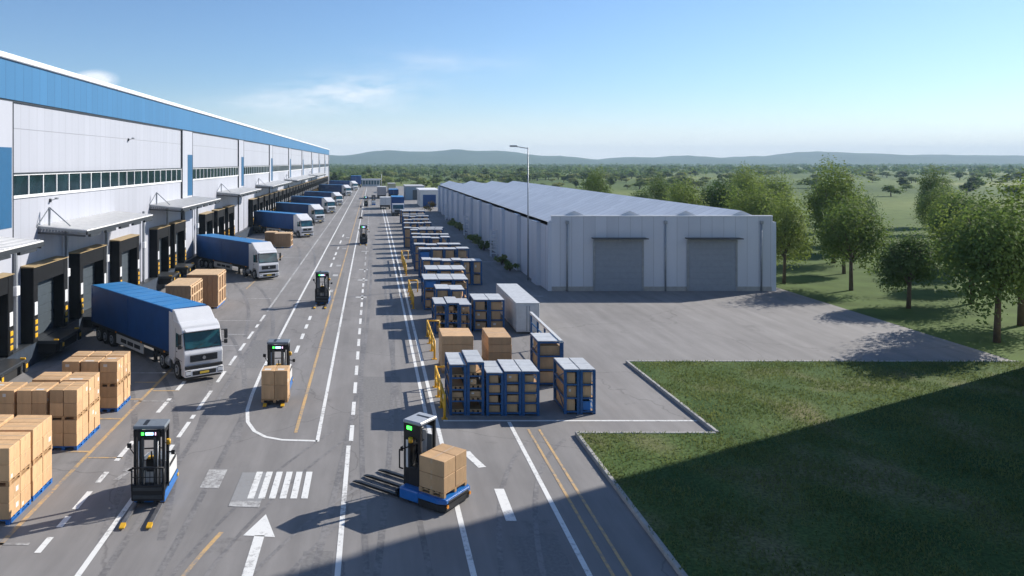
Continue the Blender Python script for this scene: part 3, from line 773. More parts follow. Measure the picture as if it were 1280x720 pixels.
        for (yy, r) in ((-2.26, 0.45), (0.05, 0.45)):
            b = MB(); x = s * 0.86; b.tube((x - .15, yy, r), (x + .15, yy, r), r, TYRE, 22); w_ = T(b.build('wheel', t))
            b = MB(); f = x + s * .15; b.tube((f - s * .05, yy, r), (f + s * .012, yy, r), r * .6, RIM, 18); b.tube((f, yy, r), (f + s * .06, yy, r), r * .25, RIM, 12); b.tube((f, yy, r), (f + s * .0135, yy, r), r * .46, DSTEEL, 14); b.build('rim', w_)
    b = MB()
    for s in (-.36, .36): b.box(s - .06, s + .06, -3.0, 0.8, 0.55, 0.8, CHASSIS)
    b.box(-.5, .5, -.4, .5, 0.80, 0.92, CHASSIS); b.box(-.9, .9, -.55, .65, .86, .9, CHASSIS); b.tube((-.9, .05, .45), (.9, .05, .45), .1, CHASSIS); b.tube((-.9, -2.26, .45), (.9, -2.26, .45), .1, CHASSIS)
    b.box(-.9, .9, -1.5, -1.25, 0.8, 2.4, CHASSIS)
    T(b.build('tractor_chassis', t))
    return t
truck = make_truck()
TR = [  # front-left-corner-of-trailer derived positions, heading, label
    ((-9.77, 40.4), 41.8, 1.0, 'nearest blue trailer truck with white cab turning out beside the carton stacks'),
    ((-10.95, 73.2), 41.0, 1.0, 'second blue trailer truck from the camera, white cab right of the timber crates'),
    ((-10.9, 113.2), 44.0, 1.0, 'third blue trailer truck, docked just beyond the small pale crate'),
    ((-10.9, 139.0), 45.0, 1.0, 'fourth blue trailer truck from the camera along the docks'),
    ((-10.2, 165.0), 45.0, 1.02, 'fifth blue trailer truck from the camera along the docks'),
    ((-9.8, 195.0), 46.0, 1.0, 'sixth blue trailer truck from the camera along the docks'),
    ((-9.3, 250.0), 46.0, 1.08, 'seventh blue trailer truck from the camera, far down the docks'),
    ((-8.2, 299.0), 48.0, 1.1, 'farthest blue trailer truck at the end of the white warehouse')]
for i, ((x, y), a, s, lab) in enumerate(TR): place(truck, i > 0, (x, y, 0), lab, R(a), s)

# rigid trucks on the right of the road
def box_truck(loc, rz, sc, bodym, roofm, label, w=1.25, h=3.5, ln=7.0):
    t = empty('box_truck', loc, label, 'truck', 'trucks parked far down the right side', rz, sc)
    b = MB(); b.box(-w, w, 0, ln, 1.0, h, bodym, 0.03); bx = b.build('cargo_box', t)
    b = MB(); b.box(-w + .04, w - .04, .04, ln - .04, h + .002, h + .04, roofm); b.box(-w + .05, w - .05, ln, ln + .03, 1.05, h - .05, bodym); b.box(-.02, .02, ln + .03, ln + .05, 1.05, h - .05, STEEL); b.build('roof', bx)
    b = MB(); b.prism([(-1.75, .5), (-1.8, 1.3), (-1.55, 2.2), (-1.3, 2.4), (-.1, 2.4), (-.1, .5)], -w + .1, w - .1, WHITEP, 0.06); c = b.build('cab', t)
    b = MB(); b.prism([(-1.80, 1.38), (-1.57, 2.15), (-1.60, 2.16), (-1.83, 1.39)], -w + .25, w - .25, TGLASS); b.build('windscreen', c)
    b = MB(); b.box(-.7, .7, -1.85, -1.78, .75, 1.2, CHASSIS); b.box(-w + .1, w - .1, -1.9, -1.7, .4, .68, CHASSIS); b.build('grille', c)
    b = MB(); b.box(-w + .15, w - .15, -1.2, ln - .1, .55, .98, CHASSIS); b.build('chassis', t)
    for s in (-1, 1):
        for yy in (-.95, ln * .72): wheel(t, s * (w - .22), yy, .45, .3, s)
    return t
box_truck((5.2, 158, 0), 0, 1.05, TBLUE, TBLUE_LIT, 'white and blue box truck facing the camera beyond the stillage rows', h=3.6)
box_truck((2.95, 184, 0), R(180), 1.0, CONTW, ROOFG, 'low white box truck seen from behind, left of the blue one', h=2.75, ln=6)
box_truck((2.7, 240, 0), R(180), 1.1, mat('trailer_greige', (0.40, 0.36, 0.36), 0.6), ROOFG, 'tall greyish box truck farther down the road, seen from behind', h=3.2, ln=9)
box_truck((6.9, 285, 0), R(180), 1.15, mat('trailer_beige', (0.40, 0.37, 0.24), 0.6), ROOFG, 'beige box truck farthest away on the right of the road', h=2.9, ln=8)
box_truck((6.4, 240, 0), R(180), 1.2, TBLUE, TBLUE_LIT, 'low blue box truck beside the tall greyish one', h=2.2, ln=6)
box_truck((-7.4, 340, 0), R(180), 1.5, TBLUE, TBLUE_LIT, 'tall blue truck body closing the road at its far end', h=3.4, ln=6, w=1.5)

# ------------------------------------------------------------------ forklifts (forks towards -Y)
def cage(parent, yo=0.0, w=0.5, roof=FGREY, lamps=True):
    """mast, posts, overhead guard with status lamps, shared by the trucks"""
    b = MB()
    for x in (-w + .05, w - .05):
        for yy in (0.06, 0.62): b.box(x - .045, x + .045, yo + yy - .045, yo + yy + .045, 0.3, 2.44, FBLACK, 0.008)
    b.box(-w, w, yo + 0.0, yo + 0.06, 2.20, 2.42, FBLACK, 0.01)
    for s in (-1, 1): b.box(s * (w - .05) - .03, s * (w - .05) + .03, yo + .1, yo + .58, 2.28, 2.42, FBLACK)
    fr = b.build('guard_frame', parent)
    b = MB(); b.box(-w - .02, w + .02, yo - .02, yo + .70, 2.44, 2.55, roof, 0.03)
    b.box(-w * .45, -w * .2, yo + .12, yo + .60, 2.551, 2.556, FBLACK)
    b.build('overhead_guard', parent)
    b = MB()
    for x in (-.30, .30): b.box(x - .06, x + .06, yo - .07, yo + .05, 0.12, 2.43, FBLACK, .006)
    for x in (-.19, .19): b.box(x - .035, x + .035, yo - .05, yo + .03, 0.12, 2.2, DSTEEL)
    for x in (-.30, .30): b.tube((x, yo - .085, .35), (x, yo - .085, 2.1), .018, RIM, 8)
    for z in (0.5, 1.15, 2.12): b.box(-.36, .36, yo - .04, yo + .04, z, z + .09, FBLACK)
    b.build('mast', parent)
    if lamps:
        for x0, x1, m in ((-.32, -.16, GREENL), (-.11, .14, BLUEL), (.19, .25, PINKL)):
            b = MB(); b.box(w * 2 * x0, w * 2 * x1, yo - .022, yo - .001, 2.26, 2.35, m, .006); b.build('status_lamp', parent)
    b = MB(); b.box(-.22, .22, yo + .45, yo + .62, .9, 1.32, FBLACK, .03); b.box(-.16, .16, yo + .43, yo + .60, 1.322, 1.40, YELLOW, .02); b.bar((-.28, yo + .3, 1.72), (.34, yo + .3, 1.74), .035, FBLACK); b.tube((0, yo + .35, 1.3), (0, yo + .32, 1.62), .03, FBLACK)
    b.build('console', parent)
    b = MB(); b.tube((w + .05, yo + .32, 1.86), (w + .05, yo + .32, 2.02), .07, YELLOW, 12); b.bar((w - .05, yo + .32, 1.9), (w + .05, yo + .32, 1.9), .03, FBLACK); b.build('beacon', parent)
    b = MB(); b.bar((w, yo + .2, 1.68), (w + .24, yo + .12, 1.66), .03, FBLACK); b.box(w + .18, w + .30, yo + .08, yo + .12, 1.6, 1.74, FBLACK, .01); b.build('mirror', parent); b = MB(); b.bar((-w, yo + .1, 1.62), (-w - .16, yo + .02, 1.92), .03, FBLACK); b.box(-w - .2, -w - .06, yo, yo + .04, 1.85, 2.0, FBLACK, .01); b.build('mirror', parent)
def fork(parent, x, y0, y1, tip=True):
    DSTEEL = FORKM if tip else FBLACK
    b = MB(); b.prism([(y0, .05), (y0, .13), (y1 + .3, .13), (y1 + .05, .09), (y1, .07), (y1, .05)], x - .07, x + .07, DSTEEL, .006, seg=1)
    f = b.build('fork', parent)
    if not tip: return
    b = MB(); b.prism([(y1 + .22, .132), (y1 + .05, .10), (y1 - .012, .08), (y1 - .012, .045), (y1 + .22, .045)], x - .075, x + .075, YELLOW); b.build('fork_tip', f)
def make_forklift():
    t = empty('forklift', (0, 0, 0), 'x', 'forklift', 'stacker forklifts on the road')
    b = MB(); b.box(-.5, .5, 0.02, 1.98, .09, .40, FBLUE, .05, seg=2); b.box(-.47, .47, .05, .68, .40, .46, FBLACK); b.build('chassis', t)
    b = MB(); b.prism([(.72, .403), (.72, 1.16), (1.0, 1.20), (1.65, 1.10), (1.90, .88), (1.94, .403)], -.47, .47, FWHITE, .05, seg=2); body = b.build('motor_body', t)
    b = MB(); b.prism([(.74, 1.165), (1.0, 1.205), (1.62, 1.11), (1.62, 1.14), (1.0, 1.235), (.74, 1.195)], -.36, .36, FGREY); b.box(.465, .480, .80, 1.7, .92, 1.04, FBLACK); b.box(.466, .478, .76, 1.9, .403, .43, FBLACK); b.build('hood', body)
    cage(t)
    b = MB()
    for x in (-.50, .50): b.tube((x, -.17, .55), (x, -.17, 1.26), .026, FBLACK)
    b.tube((-.50, -.17, 1.28), (.50, -.17, 1.28), .026, FBLACK); b.tube((-.50, -.17, .98), (.50, -.17, .98), .014, FBLACK)
    for k in range(1, 7): b.tube((-.5 + k / 7, -.17, .7), (-.5 + k / 7, -.17, 1.27), .011, FBLACK, 6)
    b.build('load_backrest', t)
    b = MB(); b.box(-.52, .52, -.19, -.09, .22, .74, FBLACK, .03); b.box(-.46, .46, -.205, -.188, .30, .42, DSTEEL, .01); b.box(-.46, .46, -.205, -.188, .56, .66, DSTEEL, .01); b.build('carriage', t)
    for x in (-.40, .40): fork(t, x, -.1, -1.62)
    for s in (-1, 1):
        for yy in (.22, 1.7):
            b = MB(); b.tube((s * .38 - .07, yy, .13), (s * .38 + .07, yy, .13), .13, TYRE, 16); b.build('wheel', t)
        b = MB(); x = s * .5; b.box(min(x, x + s * .03), max(x, x + s * .03), 1.76, 1.90, .20, .30, YELLOW, .01); b.build('side_reflector', t)
    return t
fl = make_forklift()
FL = [((-7.17, 24.35), R(2), 'unloaded black and white forklift at bottom left with yellow fork tips'),
      ((-4.46, 35.7), 0, 'forklift carrying a pallet of cartons inside the rounded white lane loop'),
      ((-3.92, 58.6), R(-2), 'black forklift in mid road, right of the second trailer truck'),
      ((-1.24, 102.2), 0, 'small distant black forklift alone near the middle of the road'),
      ((-1.7, 190), 0, 'far forklift on the left of the distant pair'),
      ((0.2, 197), R(180), 'far forklift on the right of the distant pair, beside the white truck')]
for i, ((x, y), a, lab) in enumerate(FL): place(fl, i > 0, (x, y, 0), lab, a)
# its load
W2 = 'on the forklift inside the lane loop'
pallet(-4.45, 34.86, 0.14, 1.2, 1.0, WOOD, 'wooden pallet carried ' + W2, 'pallets carried by forklifts')
for l in range(2):
    for i, sd in enumerate(('left', 'right')):
        carton(-4.45 + (i - .5) * .6, 34.86, 0.292 + l * .64, .585, .97, .635, '%s %s carton of the load %s' % (('lower', 'upper')[l], sd, W2), 'cartons carried by forklifts', v=(0, 2)[l])

# the wide platform truck at bottom right
pf = empty('platform_forklift', (1.55, 25.2, 0), 'wide blue platform forklift with three forks and a tall black mast at bottom right', 'forklift', None, R(180 + 90 - 38.5 - 180 - 0))
fa = Vector((-0.78, 0.62)); pf.rotation_euler.z = math.atan2(fa.y, fa.x) + math.pi / 2     # local -Y points along the forks
cage(pf, -0.32, 0.46, mat('mast_cap_grey', (0.36, 0.38, 0.41), .4), False)
b = MB(); b.box(.461, .485, -.18, .02, 2.25, 2.37, GREENL, .01); b.build('status_lamp', pf)
b = MB(); b.box(.40, .458, -.27, .26, 2.0, 2.43, FBLACK); b.box(-.458, -.40, -.27, .26, 2.2, 2.43, FBLACK); b.build('header_panel', pf)
b = MB(); b.box(-.46, -.44, -.2, .2, .5, 1.9, FGREY); b.box(-.44, -.42, -.18, .0, .9, 2.0, FRAMEW); b.box(-.2, .46, .36, .42, 1.05, 1.25, FWHITE, .02); b.box(-.46, .46, -.1, .35, .3, 1.05, FBLACK, .03); b.box(.12, .45, -.30, -.06, .3, 2.2, FBLACK, .01); b.box(.452, .462, -.22, -.14, 1.0, 1.9, FWHITE); b.build('mast_panel', pf)
b = MB()
b.prism([(-.80, .10), (.80, .10), (.80, .46), (-.80, .46)], -.25, .5, FBLUE, .05, axis='Y')
pts = [(-.85, .5), (.85, .5), (.85, 1.25), (.72, 1.52), (-.72, 1.52), (-.85, 1.25)]
def slab(mb, pts, z0, z1, m, bev=.03):
    A = [mb.bm.verts.new((x, y, z0)) for x, y in pts]; B = [mb.bm.verts.new((x, y, z1)) for x, y in pts]
    fs = [mb.bm.faces.new(A), mb.bm.faces.new(B)] + [mb.bm.faces.new((A[i], A[(i + 1) % len(A)], B[(i + 1) % len(A)], B[i])) for i in range(len(A))]
    bmesh.ops.recalc_face_normals(mb.bm, faces=fs); mi = mb._mi(m)
    for f in fs: f.material_index = mi
    if bev:
        o = bmesh.ops.bevel(mb.bm, geom=list({e for f in fs for e in f.edges}), offset=bev, segments=2, affect='EDGES')
        for f in o['faces']: f.material_index = mi
slab(b, pts, .30, .46, FBLUE); b.build('platform', pf)
b = MB(); slab(b, [(x * .97, y - .02 if y > .6 else y) for x, y in pts], .06, .298, CHASSIS, .03); b.build('skirt', pf)
b = MB(); b.box(-.6, .6, 1.50, 1.525, .31, .40, CHASSIS, .01); b.box(-.863, -.852, .6, 1.2, .32, .41, CHASSIS); b.build('bumper_strip', pf)
for x, y in ((-.66, 1.515), (.66, 1.515)):
    b = MB(); b.tube((x, y, .24), (x, y + .035, .24), .055, AMBER, 12); b.build('marker_lamp', pf)
for x in (-.62, .06, .66): fork(pf, x, -.3, -2.3 + (0.1 if x < -.5 else 0), False)
b = MB(); b.box(-.80, .80, -.42, -.33, .08, .34, FBLACK, .02)
for x in (-.44, .44): b.tube((x, -.5, .9), (x, -.5, 1.5), .025, FBLACK); b.tube((x, -.5, 1.5), (x, -.36, 1.5), .025, FBLACK); b.tube((x, -.5, .9), (x, -.36, .9), .025, FBLACK)
b.build('carriage', pf)
for s in (-1, 1):
    for yy in (.1, 1.2):
        b = MB(); b.tube((s * .62 - .08, yy, .11), (s * .62 + .08, yy, .11), .11, TYRE, 14); b.build('wheel', pf)
Mpf = Matrix.Translation(pf.location) @ Matrix.Rotation(pf.rotation_euler.z, 4, 'Z')
W5 = 'on the blue platform forklift at bottom right'
c0 = Mpf @ Vector((0, 0.93, 0.465))
pallet(c0.x, c0.y, c0.z, 1.36, .96, WOOD, 'wooden pallet riding ' + W5, 'pallets carried by forklifts', pf.rotation_euler.z)
for l in range(2):
    for i, sd in enumerate(('near', 'far')):
        p = Mpf @ Vector(((i - .5) * .68, .93, .617 + l * .5))
        o = carton(p.x, p.y, p.z, .665, .95, .49, '%s %s carton %s' % (('lower', 'upper')[l], sd, W5), 'cartons carried by forklifts', pf.rotation_euler.z, v=0)

# ------------------------------------------------------------------ stillages on the right
_st = {}
def stillage(x0, x1, y0, y1, h, nlev, style, label, where, rnd=random, lid=True):
    w, d = x1 - x0, y1 - y0
    t = empty('stillage', ((x0 + x1) / 2, (y0 + y1) / 2, 0), label, 'stillage', 'blue stillages in rows right of the road')
    key = (round(w, 2), round(d, 2), round(h, 2), nlev, style)
    if key not in _st:
        b = MB(); pw = 0.115
        for sx in (-1, 1):
            for sy in (-1, 1): b.box(sx * (w / 2 - pw / 2) - pw / 2, sx * (w / 2 - pw / 2) + pw / 2, sy * (d / 2 - pw / 2) - pw / 2, sy * (d / 2 - pw / 2) + pw / 2, 0, h - .03, SBLUE)
        lv = [(0.14 + k * (h - .18) / nlev) for k in range(nlev)] + [h - .04]
        for k, z in enumerate(lv):
            for sy in (-1, 1): b.box(-w / 2 + pw, w / 2 - pw, sy * (d / 2 - .03) - .028, sy * (d / 2 - .03) + .028, z - .07, z - .004, SBLUE)
            for sx in (-1, 1): b.box(sx * (w / 2 - .03) - .028, sx * (w / 2 - .03) + .028, -d / 2 + pw, d / 2 - pw, z - .07, z - .004, SBLUE)
        for sx in (-1, 1):
            x = sx * (w / 2 - .03); b.bar((x, -d / 2 + .1, .2), (x, d / 2 - .1, h * .5), .03, SBLUE); b.bar((x, d / 2 - .1, h * .5), (x, -d / 2 + .1, h - .15), .03, SBLUE)
        fm = b.mesh('frame')
        b = MB()
        for z in lv[:-1]:
            b.box(-w / 2 + .06, w / 2 - .06, -d / 2 + .06, d / 2 - .06, z - .045, z - .012, WOOD if style != 'tote' else SBLUE)
            if style == 'pallet':
                for xx in (-w / 2 + .1, -.06, w / 2 - .22): b.box(xx, xx + .12, -d / 2 + .02, d / 2 - .05, z - .003, z + .08, WOOD)
                b.box(-w / 2 + .1, w / 2 - .1, -d / 2 + .03, d / 2 - .06, z + .082, z + .11, WOOD)
        dm = b.mesh('deck')
        b = MB(); n = 2 if d > 1.6 else 1
        for k in range(n): b.box(-w / 2 + .012, w / 2 - .012, -d / 2 + k * d / n + .012, -d / 2 + (k + 1) * d / n - .012, h - .027, h + .012, LIDW, .006)
        lm = b.mesh('lid'); _st[key] = (fm, dm, lm, lv)
    fm, dm, lm, lv = _st[key]
    for nm, me in (('frame', fm), ('deck', dm)) + ((('lid', lm),) if lid else ()):
        o = bpy.data.objects.new(nm, me); C.objects.link(o); o.parent = t
    names = ['lowest', 'second', 'third', 'fourth', 'fifth']
    for k in range(nlev):
        z = lv[k] + (0.115 if style == 'pallet' else -.008); top = lv[k + 1] - .08
        full = random.choice((1.0, .93, .85)) if style != 'pallet' else random.choice((.95, .6, .5))
        wd = (w - .24) * full; hh = round((top - z) * random.choice((.96, .9, .8) if style != 'pallet' else (.95, .7)), 2)
        if style == 'pallet' and random.random() < .22: continue
        if hh < .1: continue
        ox = -(w - .24 - wd) / 2
        if random.random() < .10:
            b = MB(); b.box(-wd / 2, wd / 2, -d / 2 + .1, d / 2 - .1, 0, hh, TOTE, .02); b.box(-wd / 2 - .02, wd / 2 + .02, -d / 2 + .08, d / 2 - .08, hh - .05, hh, TOTE, .01)
            o = b.build('tote'); o.location = ((x0 + x1) / 2 + ox, (y0 + y1) / 2, z)
            tag(o, 'blue plastic tote on the %s level, %s' % (names[k], where), 'tote', 'totes in the stillages')
        else:
            carton((x0 + x1) / 2 + ox, (y0 + y1) / 2, z, round(wd, 1), round(d - .2, 1), hh, 'brown carton on the %s level, %s' % (names[k], where), 'cartons in the stillages')
ORD = ['first', 'second', 'third', 'fourth', 'fifth', 'sixth', 'seventh', 'eighth']
def srow(rowname, x0, x1, n, y0, y1, h, nlev, style, first=0):
    w = (x1 - x0) / n
    for i in range(n):
        hh = h + random.choice((0, 0, .0, .05, -.06))
        nm = '%s stillage from left, %s row' % (ORD[first + i], rowname)
        kind = 'blue framed stillage with white lid, ' if style != 'pallet' else 'blue framed stillage of timber pallets, '
        stillage(x0 + i * w + .012, x0 + (i + 1) * w - .012, y0, y1, hh, nlev, style, kind + ORD[first + i] + ' from left in the ' + rowname + ' row', nm)
srow('nearest', 3.32, 4.86, 2, 33.05, 35.2, 2.26, 4, 'pallet')
srow('nearest', 4.92, 7.25, 3, 33.0, 35.0, 1.92, 4, 'carton', 2)
srow('nearest', 8.35, 9.75, 2, 33.2, 35.2, 1.95, 3, 'carton', 5)
srow('second nearest', 3.95, 6.35, 3, 48.8, 51.1, 1.92, 3, 'pallet')
srow('second nearest', 6.55, 8.6, 2, 49.5, 51.8, 2.05, 3, 'carton', 3)
srow('third nearest', 3.78, 7.12, 3, 56.6, 59.4, 2.24, 3, 'pallet')
srow('fourth nearest', 4.4, 9.8, 6, 68.0, 69.6, 2.25, 2, 'carton')
srow('fifth nearest', 4.2, 8.95, 4, 77.0, 78.4, 2.7, 3, 'carton')
srow('sixth nearest', 4.5, 8.9, 4, 88.6, 89.9, 2.6, 2, 'pallet')
srow('seventh nearest', 4.0, 9.1, 5, 97.7, 99.0, 2.6, 2, 'carton')
srow('eighth nearest', 4.5, 8.2, 3, 110, 111.3, 2.7, 2, 'carton')
srow('ninth nearest', 4.8, 8.5, 3, 123, 124.3, 2.6, 2, 'pallet')
srow('second back', 4.3, 6.3, 2, 52.0, 53.9, 2.3, 3, 'carton')
srow('third back', 4.2, 7.4, 3, 60.4, 62.8, 2.5, 3, 'carton')
srow('fourth back', 4.4, 9.2, 4, 72.4, 73.8, 2.75, 3, 'carton')
srow('fifth back', 4.3, 8.4, 4, 82.3, 83.7, 2.85, 3, 'pallet')
srow('sixth back', 4.6, 8.6, 4, 93.0, 94.3, 2.8, 3, 'carton')
srow('seventh back', 4.2, 8.0, 4, 103.4, 104.7, 2.75, 2, 'carton')
srow('eighth back', 4.6, 8.6, 4, 116, 117.4, 2.8, 2, 'carton')
srow('ninth back', 5.0, 8.9, 3, 130, 131.5, 2.7, 2, 'carton')
srow('farthest', 4.9, 8.4, 3, 137, 138.4, 2.4, 2, 'carton')
srow('frame side', 8.1, 9.4, 1, 37.4, 39.2, 2.15, 3, 'carton')
# kraft stacks behind the first row
def ctower(x0, x1, y0, y1, n, h, where):
    w, d = x1 - x0, y1 - y0
    pallet((x0 + x1) / 2, (y0 + y1) / 2, 0, w, d, WOOD, 'wooden pallet under the ' + where, 'pallets behind the nearest stillages')
    for k in range(n): carton((x0 + x1) / 2, (y0 + y1) / 2, .152 + k * (h - .15) / n, w - .02, d - .02, (h - .15) / n - .01, 'wide carton, %s layer of the %s' % (['bottom', 'second', 'third', 'fourth'][k], where), 'cartons behind the nearest stillages', v=0)
ctower(3.6, 5.25, 39.6, 41.6, 4, 1.95, 'left brown stack behind the nearest stillages')
ctower(6.1, 7.35, 40.2, 42.6, 4, 1.75, 'right brown stack behind the nearest stillages')

# yellow safety rails
def yrail(x, y0, y1, lab):
    t = empty('safety_rail', (x, (y0 + y1) / 2, 0), lab, 'safety rail', 'yellow safety rails beside the stillages'); d = (y1 - y0) / 2
    n = max(2, round((y1 - y0) / 1.7) + 1)
    for k in range(n):
        yy = -d + k * 2 * d / (n - 1); b = MB(); b.tube((0, yy, 0), (0, yy, 1.05), .06, YELLOW, 12); b.box(-.13, .13, yy - .13, yy + .13, 0, .02, YELLOW); b.build('post', t)
    b = MB()
    for z in (.45, 1.0): b.tube((0, -d, z), (0, d, z), .05, YELLOW, 12)
    b.tube((0, d, 1.0), (.75, d, 1.0), .05, YELLOW); b.tube((.75, d, 0), (.75, d, 1.0), .05, YELLOW)
    b.build('rail', t)
yrail(3.08, 32.6, 37.2, 'yellow safety rail beside the nearest stillage row')
yrail(3.45, 42.5, 48.0, 'yellow safety rail left of the brown carton stack')
yrail(3.05, 57.2, 64.5, 'yellow safety rail left of the third stillage row')
yrail(3.25, 74, 86, 'yellow safety rail beside the fifth stillage row')

# steel frame and long white container in the right part of the yard
t = empty('steel_frame', (9.25, 40.8, 0), 'pale steel barrier frame right of the brown carton stacks', 'frame')
b = MB(); b.bar((0, -3.5, 2.2), (0, 3.7, 2.2), .16, CONTW, .12); b.build('top_beam', t)
for k in range(5):
    b = MB(); yy = -3.4 + k * 1.75; b.bar((0, yy, 0), (0, yy, 2.14), .09, SBLUE); b.build('post', t)
b = MB()
for z in (.5, 1.1, 1.65): b.bar((0, -3.4, z), (0, 3.6, z), .05, SBLUE)
b.build('mesh_rail', t)
t = empty('storage_container', (9.95, 52.6, 0), 'long white storage container between the stillages and the sheds', 'container')
b = MB(); b.box(-.75, .75, -3.9, 3.9, .12, 1.95, CONTW, .03)
for k in range(26):
    yy = -3.75 + k * .3
    for s in (-1, 1): b.box(*sorted((s * .75, s * .775)), yy, yy + .13, .25, 1.85, CONTW)
b.build('body', t)
b = MB()
for k in range(4): b.box(-.76, .76, -3.92 + k * 1.96 + .01, -3.92 + (k + 1) * 1.96 - .01, 1.952, 1.99, LIDW)
b.build('roof', t)
b = MB()
for x in (-.3, .3): b.box(x - .42 + .12, x + .42 - .12, -3.93, -3.9, .2, 1.85, CONTW, .01); b.tube((x * .3, -3.95, .2), (x * .3, -3.95, 1.8), .02, STEEL)
b.build('door', t)

# ------------------------------------------------------------------ white sheds on the right
sh = empty('storage_shed', (15, 120, 0), 'long low white storage building with many roof spans, right of the stillages', 'storage building')
X0, Y0, Y1, HS = 15.0, 65.0, 172.0, 5.9; WS = 19.2
def sp(o): o.parent = sh; o.location = (-15, -120, 0); return o
b = MB(); b.box(X0, X0 + 0.3, Y0, Y1, 0, HS, SHEDW)
for k in range(12):
    yy = Y0 + 3 + k * 9.2; b.box(X0 - .35, X0 - .003, yy, yy + 2.2, 0, HS - .2, SHEDW)
sp(b.build('side_wall'))
b = MB(); b.box(X0 + .302, X0 + WS, Y0, Y0 + .3, 0, HS + .45, SHEDF); b.box(X0 + .28, X0 + WS, Y0 - .04, Y0 + .34, HS + .453, HS + .56, COPING); b.box(X0 + .302, X0 + WS, Y1 - .3, Y1, 0, HS + .45, SHEDF); b.box(X0 + WS + .003, X0 + WS + .3, Y0, Y1, 0, HS, SHEDW); sp(b.build('end_wall'))
for k in range(4):
    a = X0 + k * 4.8 + .05; c = a + 4.5
    b = MB(); b.prism([(a, HS + .01), (a + 2.25, HS + .95), (c, HS + .01)], Y0 + .31, Y1 - .31, SHEDROOF, axis='Y'); sp(b.build('roof_span'))
b = MB(); b.box(X0, X0 + WS, Y0 + .3, Y1 - .3, HS - .3, HS + .005, ROOFG); sp(b.build('roof_valley'))
for k in range(2):
    b = MB(); xx = X0 + 4 + k * 8; b.box(xx, xx + 4, Y0 - .06, Y0 - .003, 0, 4.2, SHUT)
    for z in range(8): b.box(xx + .03, xx + 3.97, Y0 - .085, Y0 - .055, .1 + z * .51, .55 + z * .51, SHUT)
    dd = sp(b.build('roller_door'))
    b = MB(); b.box(xx - .16, xx - .003, Y0 - .10, Y0 - .003, 0, 4.36, STEEL, .01); b.box(xx + 4.003, xx + 4.16, Y0 - .10, Y0 - .003, 0, 4.36, STEEL, .01); b.box(xx - .003, xx + 4.003, Y0 - .10, Y0 - .003, 4.203, 4.36, STEEL)
    b.box(xx - .3, xx + 4.3, Y0 - .9, Y0 - .003, 4.5, 4.58, DSTEEL); q = b.build('door_frame', dd)
for xx in (X0 + 1.6, X0 + 10, X0 + 18.2):
    b = MB(); b.tube((xx, Y0 - .09, 0), (xx, Y0 - .09, HS), .07, STEEL, 10); b.box(xx - .12, xx + .12, Y0 - .22, Y0 - .003, HS - .15, HS + .12, STEEL, .02); sp(b.build('downpipe'))
b = MB(); b.box(X0 + .3, X0 + WS - .1, Y0 - .035, Y0 - .0015, 0, .38, CONCRETE); sp(b.build('wall_base'))
# tall high-bay building outside the view: its shade falls across the lawn and the lower right of the yard
t = empty('high_bay_warehouse', (62, 10, 0), 'tall pale high-bay warehouse to the right of the lawn', 'warehouse')
b = MB(); b.box(-25.5, 30, -60, 31.4, 0, 25.6, SHEDF); b.build('wall', t)
b = MB(); b.box(-25.7, 30.2, -60.2, 31.6, 25.603, 26.0, COPING, .04); b.build('coping', t)
b = MB(); b.box(-25.6, 30.1, -60.1, 31.5, 22.0, 23.6, BANDB); b.build('roof_band', t)
# blue and white shed at the far right of the road
t = empty('gate_shed', (13, 192, 0), 'small white shed with a blue shutter beyond the stillage rows', 'shed')
b = MB(); b.box(-1.2, 3.2, -4, 10, 0, 4.0, CONTW); b.build('wall', t)
b = MB(); b.box(-1.5, 3.5, -4.3, 10.3, 4.003, 4.25, COPING); b.build('roof', t)
b = MB(); b.box(-.6, 2.6, -4.06, -4.003, 0, 3.0, TBLUE); b.build('shutter', t)
t = empty('gate_shed', (11.5, 226, 0), 'farther grey blue shed left of the shed with a blue shutter', 'shed')
b = MB(); b.box(-1.8, 3.6, -3, 12, 0, 3.8, mat('shed_grey_blue', (.22, .30, .38), .6)); b.build('wall', t)
b = MB(); b.box(-2, 3.8, -3.2, 12.2, 3.803, 4.1, ROOFG); b.build('roof', t)
b = MB(); b.box(.2, 2.6, -3.06, -3.003, .1, 2.9, DOORG); b.build('door', t)
# gatehouse across the end of the road
t = empty('gatehouse', (-.9, 352, 0), 'low glazed gatehouse closing the far end of the road', 'gatehouse')
b = MB(); b.box(-4, 4.2, -2, 3, 0, 3.0, CONTW); b.build('wall', t)
b = MB(); b.box(-4.4, 4.6, -2.4, 3.4, 3.003, 3.35, COPING); b.build('roof', t)
for k in range(6):
    b = MB(); x = -3.7 + k * 1.3; b.box(x, x + 1.0, -2.06, -2.003, .8, 2.6, TGLASS); b.build('window', t)

# ladders on the shed
for y, h, lab in ((89, 3.1, 'nearest white lattice ladder tower against the storage building'), (115, 2.9, 'middle white lattice ladder tower against the storage building'), (145, 2.9, 'farthest white lattice ladder tower against the storage building')):
    t = empty('ladder_tower', (14.15, y, 0), lab, 'ladder tower', 'white ladder towers'); b = MB()
    for x in (-.35, .35):
        for yy in (-.35, .35): b.bar((x, yy, 0), (x, yy, h), .08, FRAMEW)
    b.build('upright', t); b = MB(); k = .35
    while k < h:
        for yy in (-.35, .35): b.bar((-.35, yy, k), (.35, yy, k), .06, FRAMEW)
        k += .42
    b.build('rung', t)
